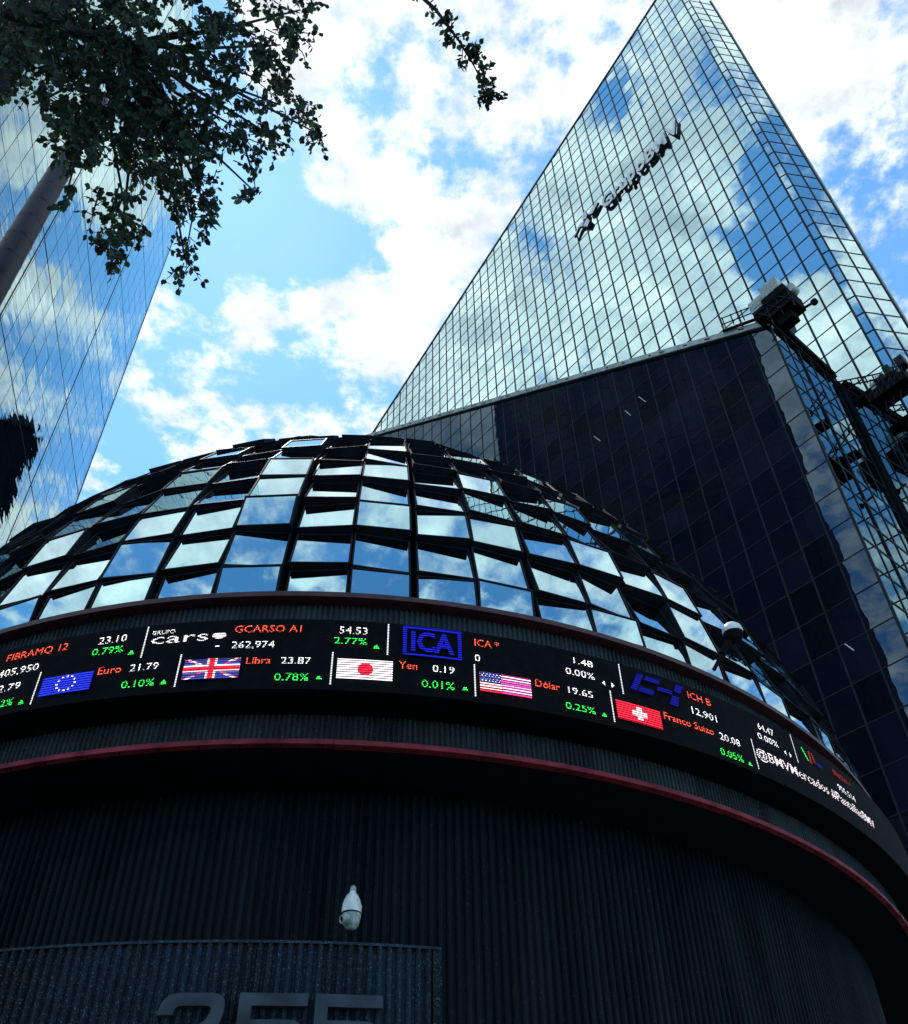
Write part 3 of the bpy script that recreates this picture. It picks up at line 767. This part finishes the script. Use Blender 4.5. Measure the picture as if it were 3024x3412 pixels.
led_strip('logo_bar', [(7.18, 7.18), (7.22, 7.18), (7.24, 7.36), (7.2, 7.36)], 'D', .006, vm, 2)
led_strip('logo_bar', [(7.30, 7.23), (7.33, 7.23), (7.31, 7.36), (7.28, 7.36)], 'D', .006, vm, 2)
rect('logo_bar', 7.36, 7.5, 7.21, 7.25, 'n', .006, vm)
# currency flags
def flag(s0, s1, z0, z1, c): return rect('ticker_flag', s0, s1, z0, z1, c, .004, screen, 10)
eu = flag(-2.65, -2.064, 6.74, 6.972, 'B')
for i in range(12):
    w = 2 * math.pi * i / 12; disc('flag_star', -2.357 + .105 * math.cos(w), 6.856 + .088 * math.sin(w), .014, .012, 'w', .008, eu, 8)
uk = flag(-1.063, -.474, 6.742, 6.981, 'u'); f0, f1, g0, g1 = -1.063, -.474, 6.742, 6.981; fm_, gm = (f0 + f1) / 2, (g0 + g1) / 2
for a, c_, l_ in ((.030, 'W', .006), (.011, 'R', .008)):
    led_strip('flag_saltire', [(f0, g0 + .001), (f0 + a * 1.5, g0 + .001), (f1, g1 - a), (f1 - a * 1.5, g1 - .001)][0:1] + [(f0 + a * 2, g0 + .001), (f1, g1 - .001), (f1 - a * 2, g1 - .001)], c_, l_, uk, 8)
    led_strip('flag_saltire', [(f1 - a * 2, g0 + .001), (f1, g0 + .001), (f0 + a * 2, g1 - .001), (f0, g1 - .001)], c_, l_ + .001, uk, 8)
rect('flag_cross', fm_ - .052, fm_ + .052, g0, g1, 'W', .010, uk); rect('flag_cross', f0, f1, gm - .044, gm + .044, 'W', .011, uk, 10)
rect('flag_cross', fm_ - .03, fm_ + .03, g0, g1, 'R', .013, uk); rect('flag_cross', f0, f1, gm - .026, gm + .026, 'R', .014, uk, 10)
jp = flag(.53, 1.11, 6.745, 6.984, 'W'); disc('flag_disc', .825, 6.864, .083, .076, 'R', .008, jp)
us = flag(2.052, 2.634, 6.745, 6.978, 'R')
for i in range(6):
    z = 6.745 + .233 * (2 * i + 1) / 13; rect('flag_stripe', 2.052, 2.634, z, z + .0179, 'W', .007, us, 10)
rect('flag_stripe', 2.30, 2.634, 6.747, 6.977, 'P', .0085, us, 6)
for i in range(6):
    z = 6.752 + .233 * (2 * i + 1) / 13; rect('flag_stripe', 2.31, 2.634, z, z + .012, 'W', .0105, us, 6)
rect('flag_canton', 2.052, 2.292, 6.855, 6.978, 'u', .0105, us, 4)
for i in range(6):
    for j in range(4): disc('flag_star', 2.078 + i * .038 + (j % 2) * .014, 6.872 + j * .029, .007, .007, 'w', .0125, us, 6)
chf = flag(3.695, 4.308, 6.73, 6.968, 'R')
rect('flag_cross', 3.965, 4.04, 6.77, 6.93, 'W', .008, chf); rect('flag_cross', 3.90, 3.963, 6.815, 6.885, 'W', .008, chf); rect('flag_cross', 4.042, 4.105, 6.815, 6.885, 'W', .008, chf)

# ------------------------------------------------------------------ street number wall
SC = Vector((-1.85, 11.88, 0)); SR = 6.07
def sp(ang, z, o=0.): return SC + Vector((math.sin(ang) * (SR + o), -math.cos(ang) * (SR + o), z))
nw = thing('number_wall', sp(0, 0), 'low curved fluted wall in front carrying steel street number 255', 'wall')
vs_ = []; fs = []; a0, a1 = rad(-48), rad(15.95); pitch = .0615 / SR; n = 8; cnt = int((a1 - a0) / pitch) * n
for i in range(cnt + 1):
    f = (i % n) / n; r = math.sqrt(max(0, 1 - (abs(f - .5) / .32) ** 2)) if abs(f - .5) < .32 else 0
    for z in (.02, 1.5, 3.2, 3.482): vs_.append(sp(a0 + pitch * i / n, z, -.034 + .034 * r))
for i in range(cnt):
    for j in range(3): q = i * 4 + j; fs.append((q, q + 4, q + 5, q + 1))
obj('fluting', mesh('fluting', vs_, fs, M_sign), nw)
vs_ = []; fs = []
for i in range(61):
    a = a0 + (rad(16.36) - a0) * i / 60
    for z, o in ((3.480, .003), (3.50, -.008), (3.50, -.26), (.02, -.26)): vs_.append(sp(a, z, o))
for i in range(60):
    for j in range(3): q = i * 4 + j; fs.append((q, q + 4, q + 5, q + 1))
obj('top_edge', mesh('top_edge', vs_, fs, M_sign), nw)
b = MB(); ae = a0 + pitch * cnt / n
b.quad(sp(ae - .0005, .02, -.004), sp(rad(16.34), .02, -.004), sp(rad(16.34), 3.48, -.004), sp(ae - .0005, 3.48, -.004))
b.quad(sp(rad(16.345), .02, 0), sp(rad(16.345), .02, -.26), sp(rad(16.345), 3.48, -.26), sp(rad(16.345), 3.48, 0))
b.build('end_trim', M_sign, nw)
def rounded(pts):
    """pts: (x, y, r) -> outline with rounded corners"""
    out = []
    n_ = len(pts)
    for i in range(n_):
        p = Vector(pts[i][:2]); a = Vector(pts[i - 1][:2]); c = Vector(pts[(i + 1) % n_][:2]); r = pts[i][2]
        if r == 0: out.append(tuple(p)); continue
        d0 = (a - p).normalized() * r; d1 = (c - p).normalized() * r
        for k in range(6):
            t_ = k / 5; q = (p + d0) * (1 - t_) ** 2 + p * 2 * t_ * (1 - t_) + (p + d1) * t_ ** 2; out.append(tuple(q))
    return out
two = rounded([(0, 0, 0), (.40, 0, 0), (.40, .068, 0), (.13, .068, 0), (.36, .24, .08), (.40, .45, .10), (.02, .45, .09), (.0, .335, 0), (.09, .335, 0), (.10, .382, .03), (.31, .382, .03), (.30, .315, .04), (.03, .16, .06), (.0, .08, 0)])
five = rounded([(0, 0, 0), (.40, 0, .10), (.40, .31, .11), (.075, .31, 0), (.075, .382, 0), (.40, .382, 0), (.40, .45, 0), (0, .45, 0), (0, .24, 0), (.30, .24, .05), (.32, .068, .06), (0, .068, 0)])
for poly, xa in ((two, .66), (five, 4.98), (five, 9.10)):
    bm = bmesh.new(); fr_ = []
    # cut the plate into strips that follow the curve of the wall
    vv = [bm.verts.new(sp(rad(xa) + x_ / SR * .985, 2.735 + y_, .055)) for x_, y_ in poly]
    f = bm.faces.new(vv); r = bmesh.ops.extrude_face_region(bm, geom=[f], use_keep_orig=True)
    for g in r['geom']:
        if isinstance(g, bmesh.types.BMVert):
            d = (g.co - SC); d.z = 0; g.co -= d.normalized() * .035
    bmesh.ops.triangulate(bm, faces=bm.faces[:]); bmesh.ops.recalc_face_normals(bm, faces=bm.faces[:])
    me = bpy.data.meshes.new('digit'); bm.to_mesh(me); bm.free(); me.materials.append(M_steel); obj('digit', me, nw)

# ------------------------------------------------------------------ security cameras
cp = Vector((-1.06, 8.83, 4.69))
cctv = thing('security_camera', cp, 'white egg shaped security camera on the fluted wall above number sign', 'camera')
b = MB(); b.lathe(cp, [(.0, .262), (.034, .260), (.040, .235), (.070, .205), (.098, .155), (.115, .095), (.120, .035), (.119, .0)], 28); b.scale_about(cp, .78).build('hood', M_white, cctv, True)
b = MB(); b.lathe(cp, [(.119, .0), (.108, -.004), (.108, -.014), (.114, -.018)], 28); b.scale_about(cp, .78).build('hood_ring', M_dark, cctv, True)
b = MB(); b.lathe(cp + Vector((.006, 0, 0)), [(.114, -.018), (.112, -.05), (.104, -.065), (.100, -.10), (.088, -.145), (.062, -.178), (.03, -.192), (0, -.195)], 28); b.scale_about(cp, .78).build('head', M_grime, cctv, True)
ax = Vector((-.70, -.66, -.22)).normalized(); lc = cp + Vector((-.036, -.046, -.088))
b = MB(); b.lathe(lc, [(.070, .0), (.068, .045), (.056, .060), (.046, .060), (.046, .095), (.038, .098), (.036, .07), (0, .07)], 20, 0, ax); b.scale_about(cp, .78).build('lens_barrel', M_grime, cctv, True)
b = MB(); b.lathe(lc, [(.034, .078), (.0, .080)], 14, 0, ax); b.scale_about(cp, .78).build('lens', M_black, cctv)
b = MB(); b.tube([cp + Vector((0, 0, .24)), cp + Vector((0, .01, .28)), cp + Vector((0, .04, .31)), cp + Vector((0, .10, .325)), cp + Vector((.0, .80, .33))], [.030, .036, .038, .036, .034], 12); b.scale_about(cp, .78).build('bracket', M_grime, cctv, True)
b = MB(); b.tube([cp + Vector((.042, .03, .34)), cp + Vector((.052, .03, .26)), cp + Vector((.05, .06, .22))], .007, 6); b.scale_about(cp, .78).build('cable', M_black, cctv)
b = MB(); b.cbox(cp + Vector((0, .82, .33)), (.07, 0, 0), (0, .03, 0), (0, 0, .09)); b.scale_about(cp, .78).build('wall_plate', M_grime, cctv)
ab = Vector((3.30, 9.97, 8.02)); ah = Vector((3.66, 9.93, 8.55))
cam2 = thing('dome_camera', ab, 'small dome security camera on a dark arm rising from the roof rim', 'camera')
d = ah - ab
b = MB(); b.tube([ab, ab + d * .45], .026, 8); b.tube([ab + d * .42, ab + d * .86], .044, 8); b.build('arm', M_black, cam2)
b = MB(); b.tube([ab + d * .86, ah + Vector((0, 0, .02))], [.05, .09], 10); b.build('bracket', M_black, cam2)
b = MB(); b.lathe(ah, [(.135, .0), (.138, .04), (.12, .10), (.075, .145), (.0, .16)], 18); b.build('hood', M_white, cam2, True)
b = MB(); b.lathe(ah, [(.13, .0), (.12, -.06), (.08, -.12), (.0, -.145)], 18); b.build('dome', M_black, cam2, True)

# ------------------------------------------------------------------ window-cleaning cradles on the tower
def cradle(name, label, F, s, z, o, flip):
    root = thing(name, F.P(s, z, o), label, 'cradle', 'window cleaning machines on the block')
    P = lambda a, b_, c: F.P(s + a * flip, z + b_, o + c)
    Xd, Yd = F.u * flip, F.n
    b = MB(); b.box(P(-1.8, -1.3, -.1), Xd * 1.4, Yd * 1.1, Z * .88); b.box(P(-1.4, -1.9, .1), Xd * .8, Yd * .6, Z * .58); b.box(P(-.9, -.38, -.2), Xd * 1.3, Yd * .9, Z * .46); b.box(P(-1.7, -.4, -.1), Xd * 1.3, Yd * 1.2, Z * .5); b.build('machine_base', M_black, root)
    b = MB(); b.box(P(-1.45, .12, .05), Xd * .95, Yd * .9, Z * 1.1); b.build('motor_box', M_cab, root)
    b = MB(); b.box(P(-.40, .10, .15), Xd * .78, Yd * .7, Z * .82); b.build('control_box', M_cab, root)
    b = MB(); b.box(P(-.32, .25, .86), Xd * .5, Yd * .03, Z * .4); b.build('hatch', M_grime, root)
    b = MB(); b.lathe(P(-1.75, -.1, .5), [(0, -.25), (.30, -.25), (.30, .25), (0, .25)], 14, 0, Yd); b.build('winch_drum', M_cab, root)
    b = MB(); b.tube([P(-1.9, -1.9, .6), P(-2.5, -2.05, .6)], .07, 6); b.lathe(P(-2.5, -2.05, .6), [(0, -.1), (.16, -.1), (.16, .1), (0, .1)], 10, 0, Yd); b.build('guide_roller', M_black, root)
    b = MB()
    for q in (.5, 1.1, 1.7, 2.2): b.tube([P(q, .35 + q * .55, .2), P(q, 1.25 + q * .55, .2)], .035, 5)
    for h in (.75, 1.25): b.tube([P(.3, h + .1, .2), P(2.3, h + 1.2, .2)], .035, 5)
    b.tube([P(.3, .25, .2), P(2.4, 1.45, .2)], .09, 5); b.build('guard_rail', M_black, root)
    b = MB()
    for q in range(7): b.tube([P(.2 + q * .33, .25 + q * .2, .2), P(.42 + q * .33, .62 + q * .2, .0)], .03, 5)
    b.build('rail_lattice', M_dark, root)
    b = MB()
    for q in (-1.75, -1.1, -.5):
        b.tube([P(q, -.42, 1.02), P(q, -1.75, .95)], .035, 5); b.tube([P(q, -1.2, 1.0), P(q + .5, -.45, 1.05)], .03, 5)
    for h in (-.45, -.9, -1.3): b.tube([P(-1.85, h, 1.04), P(-.3, h, 1.04)], .03, 5)
    b.build('truss', M_dark, root)
    for q in (-1.38, -1.05, -.72):
        b = MB(); b.box(P(q, .3, .955), Xd * .24, Yd * .02, Z * .7); b.build('panel_door', M_grime, root)
    b = MB(); b.tube([P(-1.45, 1.24, .1), P(-.45, 1.24, .1), P(-.45, 1.24, .9)], .03, 5); b.tube([P(-1.0, 1.22, .5), P(-1.0, 1.75, .5)], .02, 5); b.build('lamp_mast', M_dark, root)
    b = MB(); pts = [P(-1.2 + .18 * i, -2.3 - .12 * math.sin(i), .6) for i in range(8)]; b.tube(pts, .03, 5); b.build('cable', M_black, root)
    return root
c1 = cradle('cleaning_cradle', 'grey and black window cleaning cradle at the top corner of the dark block', F_blk, 11.35, 39.75, .1, 1)
b = MB()
for q in range(12):
    s = .6 + q * .42; b.tube([F_side.P(s, 39.8, .15), F_side.P(s, 40.7, .15)], .03, 5)
for h in (40.35, 40.7): b.tube([F_side.P(.6, h, .15), F_side.P(5.3, h, .15)], .035, 5)
b.box(F_side.P(.4, 39.85, -.25), F_side.u * 5.6, F_side.n * .55, Z * .42); b.build('boom', M_black, c1)
c2 = thing('cleaning_platform', F_tow.P(10.2, 36, 2.0), 'black window cleaning platform with tangled gear at the right picture edge', 'cradle', 'window cleaning machines on the block')
Q = lambda a, b_, c: F_tow.P(10.5 - a * .9, 37.0 + b_ * .9, 1.0 + c)
Xq = -F_tow.u
b = MB(); b.box(Q(.3, -1.9, 0), Xq * 2.0, F_tow.n * 1.1, Z * .55); b.box(Q(-.6, -1.0, .3), Xq * 2.4, F_tow.n * .6, Z * .22); b.build('deck', M_black, c2)
b = MB()
for q in range(6):
    b.tube([Q(.3 + q * .38, -1.9, 1.1), Q(.3 + q * .38, -1.05, 1.1)], .03, 5); b.tube([Q(.3 + q * .38, -1.9, 1.1), Q(.68 + q * .38, -1.1, 1.1)], .025, 5)
for h in (-1.05, -1.45): b.tube([Q(.2, h, 1.1), Q(2.5, h, 1.1)], .035, 5)
for q in range(4): b.tube([Q(.5 + q * .5, -1.9, .4), Q(.7 + q * .45, -2.5, .5), Q(.9 + q * .45, -1.95, .6)], .035, 5)
b.build('deck_truss', M_dark, c2)
b = MB()
for h in (.0, .45): b.tube([Q(-1.0, h + 1.1, .6), Q(1.4, h - .5, .6)], .04, 5)
for q in range(7): b.tube([Q(-1.0 + q * .38, 1.0 - q * .26, .6), Q(-1.0 + q * .38, 1.6 - q * .26, .6)], .035, 5)
b.build('guard_rail', M_black, c2)
random.seed(3)
for q in range(9):
    b = MB(); o_ = Q(.5 + q * .26, -.75 + random.uniform(-.1, .35), random.uniform(.1, .9)); b.cbox(o_, Xq * random.uniform(.2, .5), F_tow.n * random.uniform(.2, .5) + Z * random.uniform(-.1, .1), Z * random.uniform(.25, .6)); b.build('gear_box', M_cab if q % 3 == 1 else M_dark, c2)
b = MB()
for q in range(6):
    p0 = Q(.6 + q * .35, -.6, .7); b.tube([p0, p0 + Z * .5 + Xq * .1, p0 + Z * .3 + Xq * .35, p0 - Z * .2 + Xq * .4], .025, 5)
b.build('hose', M_dark, c2)
b = MB(); b.tube([Q(2.3, -2.2, .7), Q(3.1, -2.3, .7)], .07, 6); b.lathe(Q(3.1, -2.3, .7), [(0, -.1), (.17, -.1), (.17, .1), (0, .1)], 10, 0, F_tow.n); b.build('guide_roller', M_black, c2)

# ------------------------------------------------------------------ pole
pb_ = Vector((5.5 * math.sin(rad(-42.4)), 5.5 * math.cos(rad(-42.4)), 0))
pole = thing('lamp_pole', pb_, 'thick tapered grey pole rising into the leaves at left', 'pole')
def pr(z): return .122 - (z - 8.0) * .012 if z > 6 else .146
b = MB(); zz = [0.14, 3, 6, 8, 9, 10, 11.6]; b.tube([pb_ + Z * z for z in zz], [pr(z) for z in zz], 24); b.build('shaft', M_pole, pole, True)
for k in range(16):
    z = 6.6 + .30 * k; b = MB(); b.lathe(pb_ + Z * z, [(pr(z) + .0005, 0), (pr(z) + .002, .003), (pr(z) + .002, .009), (pr(z) + .0005, .012)], 24); b.build('band', M_poleseam, pole, True)
for k in range(15):
    z = 6.62 + .30 * k; w0 = rad(-75 + (k % 2) * 14)
    b = MB(); r0 = pr(z + .14) + .004; n_ = 4; vs2 = []
    for i in range(n_ + 1):
        w = w0 + rad(26) * i / n_
        for z2 in (z, z + .27): vs2.append(pb_ + Vector((math.cos(w) * r0, math.sin(w) * r0, z2)))
    b.add(vs2, [(2 * i, 2 * i + 2, 2 * i + 3, 2 * i + 1) for i in range(n_)]); b.build('plate', M_poleplate, pole)

# ------------------------------------------------------------------ tree
def at(x, y, dist):
    """point seen at (x, y) of the 1812-wide picture, dist metres from the eye"""
    d = rgt * ((x * 1.669 - 1512) / 3014.95) - upv * ((y * 1.669 - 1706) / 3014.95) + fwd
    return EYE + d.normalized() * dist
random.seed(11)
tb = Vector((-5.6, 1.2, 0))
tree = thing('street_tree', tb, 'leafy dark green tree with small leaves overhanging the top left', 'tree')
tb2 = MB(); tb2.tube([tb, tb + Vector((.05, .1, 3)), tb + Vector((.2, .3, 6)), tb + Vector((.7, .6, 8.2))], [.20, .17, .14, .10], 12); tb2.build('trunk', M_bark, tree, True)
fork = tb + Vector((.7, .6, 8.2))
limbs = MB(); leaves = MB()
def leaf(p, d, size, mi):
    d = d.normalized(); a = d.cross(Vector((random.gauss(0, 1), random.gauss(0, 1), random.gauss(0, 1)))); a.normalize(); n_ = d.cross(a)
    w = size * random.uniform(.30, .42); f = size * .10
    pts = [p, p + d * size * .28 + a * w * .85 + n_ * f, p + d * size * .62 + a * w + n_ * f * .6, p + d * size - n_ * f * .5, p + d * size * .62 - a * w + n_ * f * .6, p + d * size * .28 - a * w * .85 + n_ * f]
    leaves.add(pts, [(0, 1, 2, 3), (0, 3, 4, 5)], mi)
def twig(pts, r0, r1): limbs.tube(pts, [r0 + (r1 - r0) * i / (len(pts) - 1) for i in range(len(pts))], 5)
def spray(p, d, length, nl, size, droop=.35):
    """a thin twig with leaves along it"""
    pts = [p]; q = p.copy(); dd = d.normalized()
    for i in range(5):
        dd = (dd + Vector((random.gauss(0, .16), random.gauss(0, .16), -droop * .35 + random.gauss(0, .1)))).normalized(); q = q + dd * (length / 5); pts.append(q.copy())
    twig(pts, .0055, .002)
    for i in range(nl):
        t_ = random.uniform(.1, 1.) ** .8 * 5; k = min(4, int(t_)); w = pts[k].lerp(pts[k + 1], t_ - k)
        ld = (Vector((random.gauss(0, 1), random.gauss(0, 1), random.gauss(-.5, .8)))).normalized() * .9 + dd * .5
        leaf(w + Vector((random.gauss(0, .012), random.gauss(0, .012), random.gauss(0, .012))), ld, size * random.uniform(.6, 1.25), 0 if random.random() < .78 else 1)
# clumps: (x, y, rx, ry, distance, sprays)  placed in the crown
CL = [(60, 40, 110, 70, 8.2, 75), (200, 60, 110, 90, 8.4, 95), (330, 60, 90, 80, 8.4, 75), (230, 170, 100, 80, 8.1, 95), (130, 150, 70, 60, 8.0, 45), (330, 190, 80, 80, 8.2, 70), (240, 250, 90, 50, 8.0, 60),
      (320, 290, 70, 50, 7.9, 46), (150, 230, 40, 40, 7.9, 20), (60, 140, 70, 40, 8.2, 34), (410, 130, 50, 100, 8.5, 34), (480, 60, 60, 60, 8.6, 38), (560, 90, 45, 60, 8.8, 34), (520, 160, 60, 40, 8.7, 24), (440, 230, 45, 40, 8.4, 18),
      (480, 260, 50, 35, 8.5, 20), (430, 310, 40, 30, 8.3, 16), (370, 370, 40, 30, 8.0, 18), (300, 350, 40, 30, 7.8, 18), (250, 420, 22, 26, 7.6, 11), (240, 490, 22, 34, 7.5, 15), (370, 520, 16, 16, 7.8, 5), (630, 265, 14, 22, 9.0, 6), (560, 210, 40, 30, 8.8, 14), (505, 380, 14, 12, 8.4, 4), (415, 420, 40, 25, 8.1, 10),
      (380, 440, 16, 40, 8.0, 8), (600, 20, 30, 40, 8.9, 14), (540, 270, 25, 25, 8.7, 8), (135, 380, 16, 14, 7.7, 4), (65, 210, 10, 10, 8.0, 2),
      (150, 290, 40, 26, 7.8, 12)]
hub = at(250, 90, 8.5)
for (x_, y_, rx, ry, ds, ns) in CL:
    c_ = at(x_, y_, ds)
    mid_ = hub.lerp(c_, .5) + Vector((random.gauss(0, .08), random.gauss(0, .08), random.gauss(.06, .06)))
    twig([hub, mid_, c_], .022, .007)
    for k in range(int(ns * .92)):
        w = random.uniform(0, 2 * math.pi); r = math.sqrt(random.random())
        p = at(x_ + rx * r * math.cos(w), y_ + ry * r * math.sin(w), ds + random.gauss(0, .45))
        out = (p - c_); out = out if out.length > .02 else Vector((.1, 0, 0))
        spray(p, out.normalized() + Vector((random.gauss(.1, .5), random.gauss(0, .5), random.gauss(-.25, .4))), random.uniform(.14, .30), random.randint(8, 15), .060)
# long hanging twigs with end tufts
for pts in ([(590, 190, 8.9), (612, 235, 8.9), (640, 262, 8.9), (632, 285, 8.9)], [(370, 360, 8.), (385, 430, 7.9), (372, 500, 7.8), (372, 535, 7.8)], [(490, 300, 8.5), (505, 350, 8.4), (512, 390, 8.4)],
            [(250, 380, 7.6), (230, 430, 7.6), (215, 480, 7.5), (240, 535, 7.5)], [(400, 10, 8.7), (430, 60, 8.7), (470, 130, 8.7), (560, 200, 8.8)], [(330, 200, 8.3), (420, 240, 8.4), (480, 290, 8.5)], [(345, 190, 8.2), (370, 270, 8.2), (400, 360, 8.1)], [(200, 380, 7.7), (190, 410, 7.7), (178, 460, 7.7)]):
    P_ = [at(*q) for q in pts]; twig(P_, .010, .003)
    for i in range(len(P_) - 1):
        for k in range(5): spray(P_[i].lerp(P_[i + 1], random.random()), Vector((random.gauss(0, 1), random.gauss(0, 1), random.gauss(-.4, .5))), .10, 5, .055)
twig([fork, fork.lerp(hub, .5) + Vector((0, 0, .35)), hub], .09, .04)
twig([fork, fork + Vector((-.3, .9, 1.3)), fork + Vector((.4, 2.0, 2.4))], .08, .03)
limbs.build('branches', M_bark, tree, True)
leaves.build('crown', [M_leaf, M_leaf2], tree, kind='stuff')
# second tree: one long bough hanging in at the top
limbs = MB(); leaves = MB()
b2 = Vector((1.5, -3.5, 0))
tree2 = thing('overhanging_tree', b2, 'single leafy bough dangling in from the top centre', 'tree')
t2 = MB(); t2.tube([b2, b2 + Vector((0, .1, 4)), b2 + Vector((-.3, .6, 8)), b2 + Vector((-.6, 1.6, 10.2))], [.18, .15, .11, .06], 12); t2.build('trunk', M_bark, tree2, True)
P_ = [b2 + Vector((-.6, 1.6, 10.2)), at(760, -120, 9.4), at(815, -30, 9.2), at(870, 20, 9.0), at(915, 80, 8.9), at(945, 130, 8.8), at(975, 190, 8.7)]
twig(P_, .03, .003)
for i in range(2, len(P_) - 1):
    for k in range(11 if i > 2 else 7):
        spray(P_[i].lerp(P_[i + 1], random.random()), Vector((random.gauss(.3, .8), random.gauss(0, .8), random.gauss(.1, .6))), random.uniform(.08, .16), random.randint(6, 10), .058, .1)
for k in range(7): spray(P_[-1], Vector((random.gauss(0, 1), random.gauss(0, 1), random.gauss(-.2, .6))), .11, 8, .06)
limbs.build('branches', M_bark, tree2, True); leaves.build('crown', [M_leaf, M_leaf2], tree2, kind='stuff')
